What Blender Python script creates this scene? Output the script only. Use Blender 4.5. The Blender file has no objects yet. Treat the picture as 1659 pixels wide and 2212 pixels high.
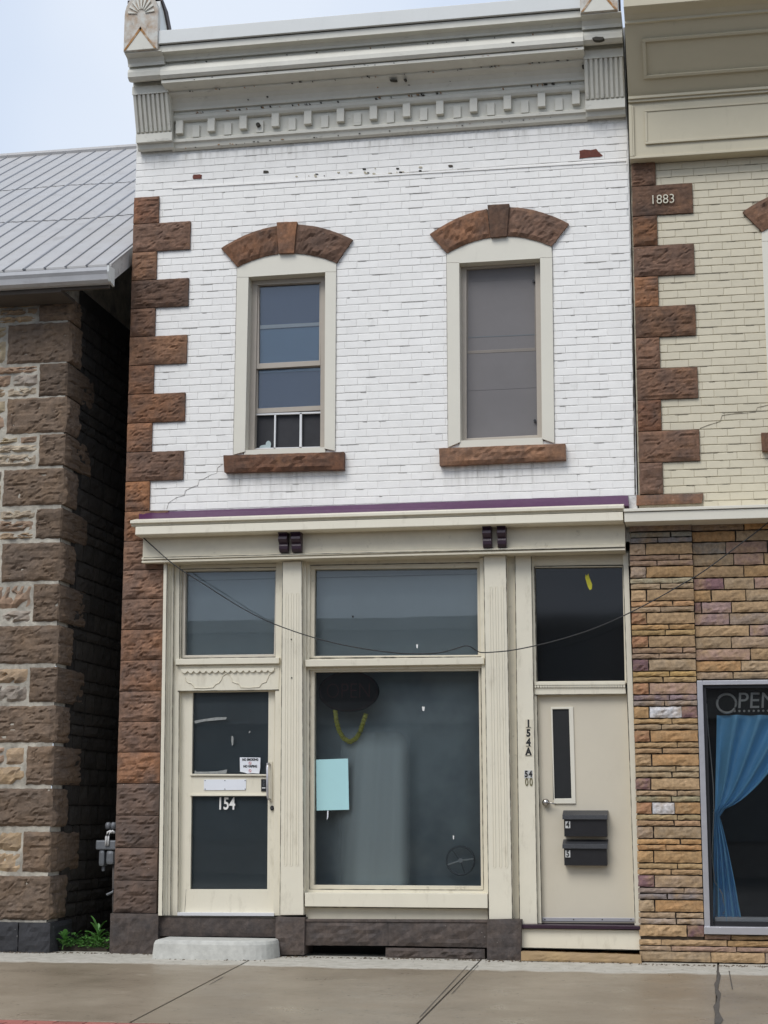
import bpy, bmesh, math, random
from mathutils import Vector, Matrix, noise

# ---------------------------------------------------------------- camera
SC = bpy.context.scene
FPX, YAW, PITCH, ROLL = 3627.918, 0.18554015, 0.17591526, 0.00169663
CAM = Vector((0.0, -15.0, 1.273))
_cy, _sy, _cp, _sp = math.cos(YAW), math.sin(YAW), math.cos(PITCH), math.sin(PITCH)
_f = Vector((-_sy * _cp, _cy * _cp, _sp)); _r0 = Vector((_cy, _sy, 0)); _u0 = _r0.cross(_f)
_r = _r0 * math.cos(ROLL) + _u0 * math.sin(ROLL); _u = _u0 * math.cos(ROLL) - _r0 * math.sin(ROLL)
cd = bpy.data.cameras.new('camera'); cam = bpy.data.objects.new('camera', cd)
SC.collection.objects.link(cam); SC.camera = cam
cam.matrix_world = Matrix(((_r.x, _u.x, -_f.x, CAM.x), (_r.y, _u.y, -_f.y, CAM.y), (_r.z, _u.z, -_f.z, CAM.z), (0, 0, 0, 1)))
cd.sensor_fit = 'VERTICAL'; cd.sensor_height = 36.0; cd.lens = FPX / 2212 * 36; cd.clip_start = .1; cd.clip_end = 3000

# ---------------------------------------------------------------- world, sun, exposure
SUN_EL, SUN_AZ = math.radians(50), math.radians(-22)      # azimuth: to the right of straight behind the camera
w = bpy.data.worlds.new('World'); SC.world = w; w.use_nodes = True
nt = w.node_tree; nt.nodes.clear(); N = nt.nodes.new; L = nt.links.new
sky = N('ShaderNodeTexSky'); sky.sky_type = 'NISHITA'; sky.sun_disc = False
sky.sun_elevation = SUN_EL; sky.sun_rotation = math.pi - SUN_AZ
sky.air_density = 1.0; sky.dust_density = 2.5
sc_ = N('ShaderNodeVectorMath'); sc_.operation = 'SCALE'; sc_.inputs['Scale'].default_value = .10
tc = N('ShaderNodeTexCoord'); nz = N('ShaderNodeTexNoise'); nz.inputs['Scale'].default_value = 2.2; nz.inputs['Detail'].default_value = 4
rp = N('ShaderNodeValToRGB')
rp.color_ramp.elements[0].position = .36; rp.color_ramp.elements[0].color = (.45, .545, .705, 1)
rp.color_ramp.elements[1].position = .66; rp.color_ramp.elements[1].color = (.65, .705, .79, 1)
mx = N('ShaderNodeMix'); mx.data_type = 'RGBA'; mx.inputs[0].default_value = .86
bg = N('ShaderNodeBackground'); bg.inputs[1].default_value = 1.0; wo = N('ShaderNodeOutputWorld')
L(sky.outputs[0], sc_.inputs[0]); L(tc.outputs['Generated'], nz.inputs['Vector']); L(nz.outputs[0], rp.inputs[0])
L(sc_.outputs[0], mx.inputs[6]); L(rp.outputs[0], mx.inputs[7]); L(mx.outputs[2], bg.inputs[0]); L(bg.outputs[0], wo.inputs[0])
sl = bpy.data.lights.new('sun', 'SUN'); sl.energy = 1.5; sl.angle = math.radians(32); sl.color = (1, .975, .94)
sun = bpy.data.objects.new('sun', sl); SC.collection.objects.link(sun)
sd = Vector((math.sin(SUN_AZ) * math.cos(SUN_EL), -math.cos(SUN_AZ) * math.cos(SUN_EL), math.sin(SUN_EL)))
sun.rotation_euler = sd.to_track_quat('Z', 'Y').to_euler(); sun.location = (4, -20, 25)
vs = SC.view_settings; vs.view_transform = 'Standard'; vs.look = 'None'; vs.exposure = 0.42; vs.gamma = 1; vs.use_curve_mapping = False
SC.cycles.use_denoising = True; SC.cycles.max_bounces = 8; SC.cycles.transparent_max_bounces = 12; SC.cycles.caustics_reflective = False; SC.cycles.caustics_refractive = False

random.seed(7)
# ---------------------------------------------------------------- measuring helpers: a photo point taken to a depth
def ray(px, py):
    return _f + _r * ((px - 829.5) / FPX) - _u * ((py - 1106) / FPX)
def P(px, py, Y=0.0):
    d = ray(px, py); return CAM + d * ((Y - CAM.y) / d.y)
def PX(px, py, X):
    d = ray(px, py); return CAM + d * ((X - CAM.x) / d.x)
SLOPE = .012
def G(px, py):                                            # on the sidewalk, z = SLOPE*Y
    d = ray(px, py); t = (SLOPE * CAM.y - CAM.z) / (d.z - SLOPE * d.y); return CAM + d * t
def XZ(px, py, Y=0.0):
    p = P(px, py, Y); return (p.x, p.z)

# ---------------------------------------------------------------- objects
C = SC.collection
ROOTLOC = {}
def tag(o, label=None, cat=None, group=None, kind=None):
    if label: o['label'] = label
    if cat: o['category'] = cat
    if group: o['group'] = group
    if kind: o['kind'] = kind
    return o
def empty(name, loc, label, cat, group=None):
    o = bpy.data.objects.new(name, None); C.objects.link(o); o.location = loc; o.empty_display_size = .2
    return tag(o, label, cat, group)
def place(o, parent):
    C.objects.link(o)
    if parent is not None:
        o.parent = parent
        if parent.type == 'EMPTY' and parent.parent is None:
            o.matrix_parent_inverse = Matrix.Translation(-parent.location)
    return o
class MB:
    def __init__(s): s.v = []; s.f = []
    def add(s, vs, fs):
        b = len(s.v); s.v += [tuple(v) for v in vs]; s.f += [tuple(i + b for i in f) for f in fs]; return s
    def box(s, x0, x1, y0, y1, z0, z1):
        return s.add([(x0, y0, z0), (x1, y0, z0), (x1, y1, z0), (x0, y1, z0), (x0, y0, z1), (x1, y0, z1), (x1, y1, z1), (x0, y1, z1)],
                     [(0, 1, 5, 4), (1, 2, 6, 5), (2, 3, 7, 6), (3, 0, 4, 7), (4, 5, 6, 7), (3, 2, 1, 0)])
    def prism(s, xz, yf, yb):                              # xz outline seen from the front (any winding), extruded along Y
        a = sum(xz[i][0] * xz[(i + 1) % len(xz)][1] - xz[(i + 1) % len(xz)][0] * xz[i][1] for i in range(len(xz)))
        if a < 0: xz = xz[::-1]
        n = len(xz)
        vs = [(x, yf, z) for x, z in xz] + [(x, yb, z) for x, z in xz]
        fs = [tuple(range(n)), tuple(range(2 * n - 1, n - 1, -1))] + [(i + n, (i + 1) % n + n, (i + 1) % n, i) for i in range(n)]
        return s.add(vs, fs)
    def pp(s, pts, yf, yb):                                # outline in photo points measured at the front face
        return s.prism([XZ(x, y, yf) for x, y in pts], yf, yb)
    def ring(s, out, inn, yf, yb):
        n = len(out); o = [XZ(x, y, yf) for x, y in out]; i_ = [XZ(x, y, yf) for x, y in inn]
        vs = [(x, yf, z) for x, z in o] + [(x, yf, z) for x, z in i_] + [(x, yb, z) for x, z in o] + [(x, yb, z) for x, z in i_]
        for k in range(n):
            j = (k + 1) % n
            s.add([vs[k], vs[j], vs[n + j], vs[n + k], vs[2 * n + k], vs[2 * n + j], vs[3 * n + j], vs[3 * n + k]],
                  [(0, 1, 2, 3), (4, 7, 6, 5), (0, 4, 5, 1), (3, 2, 6, 7)])
        return s
    def tube(s, pts, r, n=8, cap=True):
        pts = [Vector(p) for p in pts]; rings = []
        for i, p in enumerate(pts):
            t = (pts[min(i + 1, len(pts) - 1)] - pts[max(i - 1, 0)]).normalized()
            a = t.cross(Vector((0, 0, 1)) if abs(t.z) < .9 else Vector((1, 0, 0))).normalized(); b = t.cross(a)
            rr = r[i] if isinstance(r, (list, tuple)) else r
            rings.append([p + a * rr * math.cos(2 * math.pi * k / n) + b * rr * math.sin(2 * math.pi * k / n) for k in range(n)])
        vs = [v for q in rings for v in q]; fs = []
        for i in range(len(pts) - 1):
            for k in range(n):
                fs.append((i * n + k, i * n + (k + 1) % n, (i + 1) * n + (k + 1) % n, (i + 1) * n + k))
        if cap: fs += [tuple(range(n))[::-1], tuple(range((len(pts) - 1) * n, len(pts) * n))]
        return s.add(vs, fs)
    def sweep(s, prof, x0, x1, skew=0.0):                  # prof [(Y,Z)] extruded along X, open profile
        n = len(prof); vs = [(x0, y, z) for y, z in prof] + [(x1, y, z + skew) for y, z in prof]
        s.add(vs, [(i, i + 1, n + i + 1, n + i) for i in range(n - 1)])
        s.add([(x0, y, z) for y, z in prof] , [tuple(range(n))]); s.add([(x1, y, z + skew) for y, z in prof], [tuple(range(n))[::-1]])
        return s
    def disc(s, c, rx, rz, y0, y1, n=24):
        return s.prism([(c[0] + rx * math.cos(2 * math.pi * k / n), c[1] + rz * math.sin(2 * math.pi * k / n)) for k in range(n)], y0, y1)
    def build(s, name, mat, parent=None, bev=0.0, smooth=False, kind=None, label=None):
        me = bpy.data.meshes.new(name); me.from_pydata(s.v, [], s.f)
        bm = bmesh.new(); bm.from_mesh(me)
        bmesh.ops.recalc_face_normals(bm, faces=bm.faces)
        if bev:
            es = [e for e in bm.edges if len(e.link_faces) == 2 and e.calc_face_angle(0) > .6]
            bmesh.ops.bevel(bm, geom=es, offset=bev, segments=2, profile=.6, affect='EDGES', clamp_overlap=True)
        bm.to_mesh(me); bm.free()
        if smooth:
            for p in me.polygons: p.use_smooth = True
        me.materials.append(mat); me.update()
        o = bpy.data.objects.new(name, me); place(o, parent)
        return tag(o, label, None, None, kind)

def rock(fn, yf, yb, nu, nv, amp, margin=.12, seed=0, freq=9.0, edge=.003, right=None, chip=.35):
    """one rock-faced block: fn(u,v)->(X,Z) for the front outline, displaced towards the viewer; sides run back to yb"""
    mb = MB(); so = Vector((seed * 3.17, seed * 1.31, seed * 7.7))
    def bulge(a, b, p):
        m = min(a, 1 - a) / margin, min(b, 1 - b) / margin
        k = max(0, min(1, min(m))); k = k * k * (3 - 2 * k)
        n1 = noise.noise(p * freq + so); n2 = noise.noise(p * freq * 2.7 + so)
        c = abs(noise.noise(Vector((p.x * freq * .6, p.y * freq * .6, p.z * freq * 1.9)) + so * 2))
        st = noise.noise(Vector((p.x * freq * .9, p.y * freq * .9, p.z * freq * 4.2)) + so * 1.7)
        st = math.floor(st * 3.0 + .5) / 3.0
        return k * amp * (.6 + .6 * n1 + .22 * n2 + .34 * st - chip * (1 if c < .06 else 0))
    g = []
    for j in range(nv + 1):
        for i in range(nu + 1):
            u, v = i / nu, j / nv; x, z = fn(u, v)
            p = Vector((x, 0, z))
            d = bulge(u, v, p)
            jx = edge * noise.noise(Vector((x * 23, z * 23, seed + 5.5))); jz = edge * noise.noise(Vector((x * 23, z * 23, seed + 9.1)))
            g.append((x + jx, yf - d, z + jz))
    q = lambda i, j: j * (nu + 1) + i
    mb.add(g, [(q(i, j), q(i + 1, j), q(i + 1, j + 1), q(i, j + 1)) for j in range(nv) for i in range(nu)])
    per = [q(i, 0) for i in range(nu)] + [q(nu, j) for j in range(nv)] + [q(i, nv) for i in range(nu, 0, -1)] + [q(0, j) for j in range(nv, 0, -1)]
    if right:                                              # corner block: the right-hand face is dressed too
        ny = max(3, int(nu * .6)); depth = yb - yf; h = []
        for j in range(nv + 1):
            a = g[q(nu, j)]
            for k in range(ny + 1):
                y = a[1] + (yb - a[1]) * k / ny
                p = Vector((0, y * 1.0 + 3, a[2]))
                h.append((a[0] + (bulge(k / ny, j / nv, p) if 0 < k < ny else 0), y, a[2]))
        qq = lambda k, j: j * (ny + 1) + k
        mb.add(h, [(qq(k, j), qq(k + 1, j), qq(k + 1, j + 1), qq(k, j + 1)) for j in range(nv) for k in range(ny)])
        per = [q(nu, 0)] + []
        lst = [q(i, 0) for i in range(nu + 1)]; lst2 = [q(nu - i, nv) for i in range(nu + 1)] ; lst3 = [q(0, nv - j) for j in range(nv + 1)]
        for run in (lst, lst2, lst3):
            vs = [g[i] for i in run] + [(g[i][0], yb, g[i][2]) for i in run]; n = len(run)
            mb.add(vs, [(i, i + 1, n + i + 1, n + i) for i in range(n - 1)])
        return mb
    n = len(per); vs = [g[i] for i in per] + [(g[i][0], yb, g[i][2]) for i in per]
    mb.add(vs, [(i, (i + 1) % n, n + (i + 1) % n, n + i) for i in range(n)])
    return mb
def quadfn(tl, tr, br, bl, Y):
    a, b, c, d = [XZ(x, y, Y) for x, y in (bl, br, tr, tl)]
    def fn(u, v):
        return tuple((a[k] * (1 - u) + b[k] * u) * (1 - v) + (d[k] * (1 - u) + c[k] * u) * v for k in (0, 1))
    return fn
def rectfn(x0, x1, z0, z1):
    return lambda u, v: (x0 + (x1 - x0) * u, z0 + (z1 - z0) * v)

# ---------------------------------------------------------------- materials
def nodes(name):
    m = bpy.data.materials.new(name); m.use_nodes = True; t = m.node_tree
    return m, t, t.nodes['Principled BSDF']
def make(name, base, var=.12, scale=6.0, rough=.7, bump=.0, bscale=60.0, objcol=False, second=None, sfac=.5, sscale=3.0, dirt=0.0, dcol=(.05, .045, .04),
         dscale=(14, 14, 3), dthr=.58, metal=0.0, spec=.5, rvar=.1, bdist=.004, speck=0.0, spcol=(.7, .68, .62), randv=0.0):
    m, t, b = nodes(name); N = t.nodes.new; L = t.links.new
    geo = N('ShaderNodeNewGeometry')
    def noise_(sc, det=5, vec=None, ro=.6):
        n = N('ShaderNodeTexNoise'); n.inputs['Scale'].default_value = sc; n.inputs['Detail'].default_value = det; n.inputs['Roughness'].default_value = ro
        L(vec or geo.outputs['Position'], n.inputs['Vector']); return n.outputs[0]
    def ramp(v, lo, hi):
        r = N('ShaderNodeMapRange'); r.inputs[1].default_value = lo; r.inputs[2].default_value = hi; r.clamp = True; L(v, r.inputs[0]); return r.outputs[0]
    def mix(a, bb, fac, mode='MIX'):
        q = N('ShaderNodeMix'); q.data_type = 'RGBA'; q.blend_type = mode; q.clamp_result = False
        for s_, val in ((6, a), (7, bb)):
            if hasattr(val, 'links'): L(val, q.inputs[s_])
            else: q.inputs[s_].default_value = (*val, 1)
        if hasattr(fac, 'links'): L(fac, q.inputs[0])
        else: q.inputs[0].default_value = fac
        return q.outputs[2]
    oi = N('ShaderNodeObjectInfo')
    col = oi.outputs['Color'] if objcol else None
    if not objcol:
        rg = N('ShaderNodeRGB'); rg.outputs[0].default_value = (*base, 1); col = rg.outputs[0]
    if second:
        col = mix(col, second, ramp(noise_(sscale, 4), .5 - .28 * sfac, .5 + .35 * (1.2 - sfac)))
    hs = N('ShaderNodeHueSaturation')
    mm = N('ShaderNodeMapRange'); mm.inputs[1].default_value = .25; mm.inputs[2].default_value = .75; mm.inputs[3].default_value = 1 - var; mm.inputs[4].default_value = 1 + var
    L(noise_(scale, 8, ro=.65), mm.inputs[0])
    val = mm.outputs[0]
    if randv:
        rr = N('ShaderNodeMapRange'); rr.inputs[3].default_value = 1 - randv; rr.inputs[4].default_value = 1 + randv; L(oi.outputs['Random'], rr.inputs[0])
        mu = N('ShaderNodeMath'); mu.operation = 'MULTIPLY'; L(val, mu.inputs[0]); L(rr.outputs[0], mu.inputs[1]); val = mu.outputs[0]
    L(val, hs.inputs['Value']); L(col, hs.inputs['Color']); col = hs.outputs[0]
    if dirt:
        mp = N('ShaderNodeMapping'); mp.inputs['Scale'].default_value = dscale; L(geo.outputs['Position'], mp.inputs[0])
        d = ramp(noise_(1.0, 7, mp.outputs[0], .7), dthr, dthr + .22)
        q = N('ShaderNodeMath'); q.operation = 'MULTIPLY'; q.inputs[1].default_value = dirt; L(d, q.inputs[0])
        col = mix(col, dcol, q.outputs[0])
    if speck:
        d = ramp(noise_(46.0, 2), .74, .77); q = N('ShaderNodeMath'); q.operation = 'MULTIPLY'; q.inputs[1].default_value = speck; L(d, q.inputs[0])
        col = mix(col, spcol, q.outputs[0])
    L(col, b.inputs['Base Color'])
    rr = N('ShaderNodeMapRange'); rr.inputs[3].default_value = max(.02, rough - rvar); rr.inputs[4].default_value = min(1, rough + rvar); L(noise_(scale * 2.3), rr.inputs[0]); L(rr.outputs[0], b.inputs['Roughness'])
    b.inputs['Metallic'].default_value = metal; b.inputs['Specular IOR Level'].default_value = spec
    if bump:
        bp = N('ShaderNodeBump'); bp.inputs['Strength'].default_value = bump; bp.inputs['Distance'].default_value = bdist
        L(noise_(bscale, 8, ro=.7), bp.inputs['Height']); L(bp.outputs[0], b.inputs['Normal'])
    return m
M = {}
M['brick_white'] = make('white_painted_brick', (.85, .83, .79), .05, 9, .55, .4, 70, dirt=.40, dcol=(.45, .43, .38), dscale=(7, 7, 4), dthr=.60, randv=.03, bdist=.003)
M['mortar_white'] = make('white_painted_mortar', (.70, .69, .66), .2, 26, .8, .6, 60, dirt=.6, dcol=(.16, .15, .135), dscale=(6, 6, 14), dthr=.52)
M['brick_cream'] = make('cream_painted_brick', (.62, .56, .42), .05, 9, .55, .5, 70, dirt=.3, dcol=(.35, .33, .25), dscale=(9, 9, 5), dthr=.6, randv=.03, bdist=.003)
M['mortar_cream'] = make('cream_painted_mortar', (.50, .45, .335), .25, 26, .8, .6, 60, dirt=.6, dcol=(.13, .115, .085), dscale=(6, 6, 14), dthr=.52)
M['red_brick'] = make('bare_red_brick', (.15, .048, .034), .35, 30, .9, .8, 90)
M['trim'] = make('cream_painted_wood', (.735, .685, .555), .035, 5, .45, .12, 40, dirt=.42, dcol=(.34, .29, .20), dscale=(11, 11, 3.4), dthr=.545)
M['trim_dirty'] = make('weathered_cream_wood', (.67, .615, .485), .07, 7, .55, .2, 50, dirt=.8, dcol=(.16, .13, .08), dscale=(9, 9, 9), dthr=.60)
M['surround'] = make('smooth_cream_cladding', (.70, .665, .565), .025, 4, .4, .05, 30, dirt=.2, dcol=(.36, .34, .27), dscale=(10, 10, 2), dthr=.6)
M['taupe'] = make('taupe_aluminium_frame', (.42, .37, .31), .06, 10, .4, 0)
M['cornice'] = make('grey_cream_painted_tin', (.63, .61, .535), .07, 6, .55, .25, 45, dirt=.8, dcol=(.10, .085, .06), dscale=(5, 9, 16), dthr=.61)
M['gap'] = make('dark_grime', (.05, .045, .035), .3, 20, .9)
M['flashing'] = make('pale_metal_flashing', (.66, .67, .65), .03, 3, .4, .05, 20, dirt=.15, dcol=(.3, .3, .28))
M['rust'] = make('rusty_peeling_paint', (.60, .59, .54), .10, 9, .7, .6, 40, second=(.30, .15, .045), sfac=.40, sscale=9, dirt=.8, dcol=(.10, .07, .05), dscale=(18, 18, 9), dthr=.55)
M['tin_dark'] = make('dark_brown_tin', (.055, .04, .038), .3, 12, .6, .3, 40, speck=.6)
M['panel_beige'] = make('beige_painted_panel', (.53, .475, .345), .04, 4, .5, .08, 30, dirt=.35, dcol=(.22, .19, .12), dscale=(12, 12, 3), dthr=.62)
M['brown'] = make('brown_sandstone', (.185, .092, .050), .42, 26, .9, .9, 40, objcol=True, second=(.10, .062, .045), sfac=.5, sscale=5, dirt=.5, dcol=(.32, .16, .075), dscale=(7, 7, 7), dthr=.56, speck=.25, randv=.26, bdist=.005)
M['brown_low'] = make('weathered_lower_sandstone', (.225, .122, .074), .42, 26, .9, .9, 40, objcol=True, second=(.13, .085, .065), sfac=.60, sscale=4.5, dirt=.5, dcol=(.33, .17, .09), dscale=(8, 8, 4), dthr=.56, speck=.5, randv=.16, bdist=.006)
M['plinth'] = make('blackened_plinth_stone', (.082, .061, .050), .5, 20, .8, .7, 50, second=(.055, .047, .045), sfac=.5, sscale=6, speck=.8, spcol=(.45, .43, .4), dirt=.5, dcol=(.20, .15, .125), randv=.15, bdist=.006)
M['quoin_left'] = make('brown_quoin_stone', (.135, .097, .070), .40, 24, .92, .9, 40, second=(.165, .108, .066), sfac=.5, sscale=3.5, speck=.35, randv=.18, dirt=.4, dcol=(.06, .05, .045), dscale=(6, 6, 9), bdist=.006)
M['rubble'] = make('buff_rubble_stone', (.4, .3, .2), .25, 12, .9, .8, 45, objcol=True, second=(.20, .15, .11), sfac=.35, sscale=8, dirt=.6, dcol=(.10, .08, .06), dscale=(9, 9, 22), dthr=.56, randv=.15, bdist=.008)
M['rubble_shaded'] = make('grey_brown_rubble_stone', (.036, .031, .026), .3, 9, .95, .8, 40, randv=.3, bdist=.008)  # stone colour lowered to stand for the alley's deep shade
M['mortar_left'] = make('pale_lime_mortar', (.52, .48, .40), .25, 18, .95, .8, 50, second=(.22, .20, .17), sfac=.4, sscale=5, bdist=.008)
M['mortar_dark'] = make('dark_old_mortar', (.03, .027, .024), .3, 14, .95, .6, 40)  # mortar colour darkened to paint in the alley shade
M['ledge'] = make('split_ledgestone', (.4, .3, .15), .40, 30, .85, .9, 60, objcol=True, second=(.34, .225, .115), sfac=.30, sscale=9, dirt=.45, dcol=(.10, .075, .05), dscale=(10, 10, 34), dthr=.58, bdist=.004)
M['ledge_mortar'] = make('brown_grey_joint_mortar', (.085, .068, .052), .25, 30, .95, .5, 60)
M['purple'] = make('purple_painted_board', (.072, .018, .068), .12, 8, .45, .1, 30, dirt=.3, dcol=(.2, .12, .18), dscale=(3, 9, 9), dthr=.62)
M['purple_dark'] = make('dark_purple_bracket_paint', (.028, .010, .022), .2, 20, .4, .1, 30)
M['concrete'] = make('pale_concrete', (.50, .495, .455), .20, 13, .85, .7, 60, dirt=.5, dcol=(.2, .19, .16), dscale=(8, 8, 8), dthr=.6, bdist=.003)
M['alu'] = make('brushed_aluminium', (.55, .54, .56), .05, 10, .35, 0, metal=.6)
M['white_metal'] = make('white_enamel', (.72, .72, .72), .03, 10, .35)
M['grey_metal'] = make('galvanised_grey', (.17, .18, .195), .15, 16, .5, metal=.3)
M['gutter'] = make('white_painted_gutter', (.52, .52, .53), .10, 7, .45, .1, 20, dirt=.4, dcol=(.25, .23, .22), dscale=(4, 6, 14), dthr=.56)
M['black'] = make('black_plastic', (.014, .014, .016), .2, 14, .42, .15, 120)
M['black_lid'] = make('black_wrinkle_lid', (.035, .036, .040), .35, 60, .45, .6, 160)
M['number_plate'] = make('white_number_sticker', (.55, .55, .53), .03, 20, .5)
M['ink'] = make('black_ink', (.012, .012, .012), .1, 20, .6)
M['ink_gold'] = make('tarnished_gold_number', (.13, .115, .05), .3, 30, .5)
M['white_paint'] = make('white_lettering', (.78, .77, .74), .05, 20, .5)
M['date_paint'] = make('cream_date_paint', (.62, .58, .46), .1, 20, .6)
M['red_ink'] = make('red_ink', (.5, .05, .04), .05, 20, .6)
M['knob'] = make('brushed_nickel', (.42, .39, .36), .05, 10, .2, metal=1.0)
M['paper'] = make('aqua_paper', (.40, .66, .68), .02, 8, .7)
M['paper_white'] = make('white_paper', (.74, .76, .80), .02, 8, .7)
M['yellow'] = make('yellow_paint_scrap', (.62, .56, .035), .15, 30, .6)
M['yellow_gar'] = make('faded_yellow_ribbon', (.62, .56, .10), .2, 40, .8)
M['pale_cloth'] = make('pale_green_grey_cloth', (.42, .50, .50), .08, 4, .9, .2, 20)
M['inner'] = make('dim_interior_paint', (.2, .22, .24), .1, 3, .9)
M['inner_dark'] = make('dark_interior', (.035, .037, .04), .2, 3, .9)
M['film_dark'] = make('dark_window_backing', (.15, .165, .175), .12, 2, .8)
M['film_grey'] = make('grey_window_blind', (.50, .53, .535), .06, 2, .8)  # sheet added behind the transoms to lift the panes to a reflected grey
M['film_black'] = make('black_window_backing', (.006, .007, .008), .2, 3, .7)
M['blind_blue'] = make('blue_grey_roller_blind', (.13, .17, .28), .05, 2.5, .8)
M['blind_light'] = make('light_blue_blind', (.24, .37, .54), .05, 2.5, .8)
M['screen'] = make('grey_insect_screen', (.165, .155, .155), .06, 3, .7)
M['cable'] = make('black_cable', (.012, .012, .013), .2, 20, .5)
M['leaf'] = make('green_leaf', (.085, .22, .045), .3, 30, .5, spec=.4)
M['soil'] = make('dark_soil', (.045, .035, .025), .4, 30, .95, .8, 60)
M['curtain'] = make('blue_satin_curtain', (.20, .50, .77), .10, 6, .45, .1, 30)
M['sign_black'] = make('black_sign_face', (.004, .004, .006), .2, 20, .8, spec=.05)
M['sign_dull'] = make('unlit_red_letters', (.05, .015, .016), .2, 20, .8, spec=.05)
M['neon'] = make('unlit_grey_neon_tube', (.42, .41, .38), .05, 20, .4)
M['roof'] = make('galvanised_roof_sheet', (.41, .395, .38), .10, 4, .55, .15, 14, second=(.39, .385, .385), sfac=.45, sscale=2.0, dirt=.5, dcol=(.20, .185, .18), dscale=(7, 4, 4), dthr=.55, metal=.0)
M['roof_rib'] = make('dull_roof_rib', (.25, .25, .26), .1, 6, .5, metal=.25)
M['paver'] = make('red_clay_paver', (.33, .115, .09), .15, 14, .8, .5, 70, randv=.15)
M['opp'] = make('weathered_street_brick', (.22, .20, .185), .2, 2, .9, .3, 20)
M['opp_trim'] = make('pale_stone_band', (.38, .36, .33), .1, 3, .9)
M['taupe_light'] = make('pale_taupe_frame', (.58, .53, .44), .05, 8, .45, .05, 30, dirt=.4, dcol=(.25, .2, .14), dscale=(20, 20, 3), dthr=.6)
M['tape'] = make('old_tape_residue', (.26, .27, .26), .3, 40, .8)
M['door_paint'] = make('beige_door_paint', (.60, .545, .435), .03, 3, .5, .1, 120, dirt=.15, dcol=(.3, .27, .2), dscale=(4, 4, 3), dthr=.58)
M['tan_step'] = make('tan_sandstone', (.42, .29, .15), .2, 12, .85, .7, 50, second=(.28, .19, .11), sfac=.4, sscale=6, dirt=.4, dcol=(.14, .10, .07))
M['plinth_brown'] = make('dark_lower_sandstone', (.135, .088, .065), .25, 11, .9, .7, 55, second=(.075, .058, .05), sfac=.5, sscale=5, speck=.6, randv=.14, bdist=.006)
M['soffit'] = make('dark_stained_soffit', (.085, .07, .058), .2, 6, .8)
M['rake'] = make('peeling_white_board', (.50, .49, .47), .12, 8, .7, .3, 40, dirt=.9, dcol=(.07, .055, .05), dscale=(10, 9, 9), dthr=.52)
M['roof_lap'] = make('rusted_sheet_lap', (.10, .09, .085), .3, 20, .8)
M['rust_pipe'] = make('dull_iron_pipe', (.07, .06, .055), .3, 20, .7)
M['plinth_left'] = make('black_plinth_stone', (.026, .026, .029), .3, 10, .75, .7, 50, second=(.028, .028, .032), sfac=.5, sscale=6, speck=1.0, spcol=(.5, .48, .45), dirt=.3, dcol=(.14, .10, .08), bdist=.006)
M['rust_edge'] = make('orange_rust', (.34, .16, .045), .3, 25, .9, .6, 60, second=(.5, .46, .38), sfac=.3, sscale=14)
M['screen_black'] = make('black_insect_screen', (.02, .02, .024), .3, 5, .7)
M['display_back'] = make('grey_teal_display_backing', (.40, .44, .45), .15, 1.6, .9, second=(.16, .185, .205), sfac=.45, sscale=1.1)  # colour of the sheet added to lighten the shop window
M['caulk'] = make('grimy_joint', (.38, .36, .33), .4, 30, .95)
M['caulk_cream'] = make('grimy_cream_joint', (.25, .215, .155), .4, 30, .95)
M['litter'] = make('leaf_grit', (.10, .075, .05), .5, 60, .95)
M['taupe_dark'] = make('dark_taupe_sash', (.20, .175, .15), .08, 10, .5, 0)

def glass(name, tint, refl, rough=.015, haze=.06):
    m, t, b = nodes(name); t.nodes.remove(b); N = t.nodes.new; L = t.links.new
    out = t.nodes['Material Output']; tr = N('ShaderNodeBsdfTransparent'); tr.inputs[0].default_value = (*tint, 1)
    gl = N('ShaderNodeBsdfGlossy'); gl.inputs['Roughness'].default_value = rough; gl.inputs[0].default_value = (1, 1, 1, 1)
    fr = N('ShaderNodeFresnel'); fr.inputs[0].default_value = 1.5; mu = N('ShaderNodeMath'); mu.operation = 'MULTIPLY'; mu.use_clamp = True; mu.inputs[1].default_value = refl
    geo = N('ShaderNodeNewGeometry'); nz = N('ShaderNodeTexNoise'); nz.inputs['Scale'].default_value = .8; L(geo.outputs['Position'], nz.inputs['Vector'])
    bp = N('ShaderNodeBump'); bp.inputs['Strength'].default_value = .05; bp.inputs['Distance'].default_value = .02; L(nz.outputs[0], bp.inputs['Height']); L(bp.outputs[0], gl.inputs['Normal'])
    di = N('ShaderNodeBsdfDiffuse'); di.inputs[0].default_value = (.62, .70, .74, 1); md = N('ShaderNodeMixShader')  # diffuse haze painted in for the milky grey reflection on the panes
    dn = N('ShaderNodeMapRange'); dn.inputs[1].default_value = .3; dn.inputs[2].default_value = .7; dn.inputs[3].default_value = haze * .7; dn.inputs[4].default_value = haze * 1.3; L(nz.outputs[0], dn.inputs[0])
    L(dn.outputs[0], md.inputs[0]); L(tr.outputs[0], md.inputs[1]); L(di.outputs[0], md.inputs[2])
    mx = N('ShaderNodeMixShader'); L(fr.outputs[0], mu.inputs[0]); L(mu.outputs[0], mx.inputs[0]); L(md.outputs[0], mx.inputs[1]); L(gl.outputs[0], mx.inputs[2]); L(mx.outputs[0], out.inputs[0])
    return m
M['glass'] = glass('window_glass', (.96, .98, .98), 1.2, haze=.015)
M['glass_shop'] = glass('shop_plate_glass', (.94, .97, .97), 1.0, haze=.005)
M['glass_clear'] = glass('clear_plate_glass', (.97, .98, .98), .9, haze=.004)
M['glass_dark'] = glass('dark_glass', (.5, .5, .52), .7, .05, haze=.01)

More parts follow.
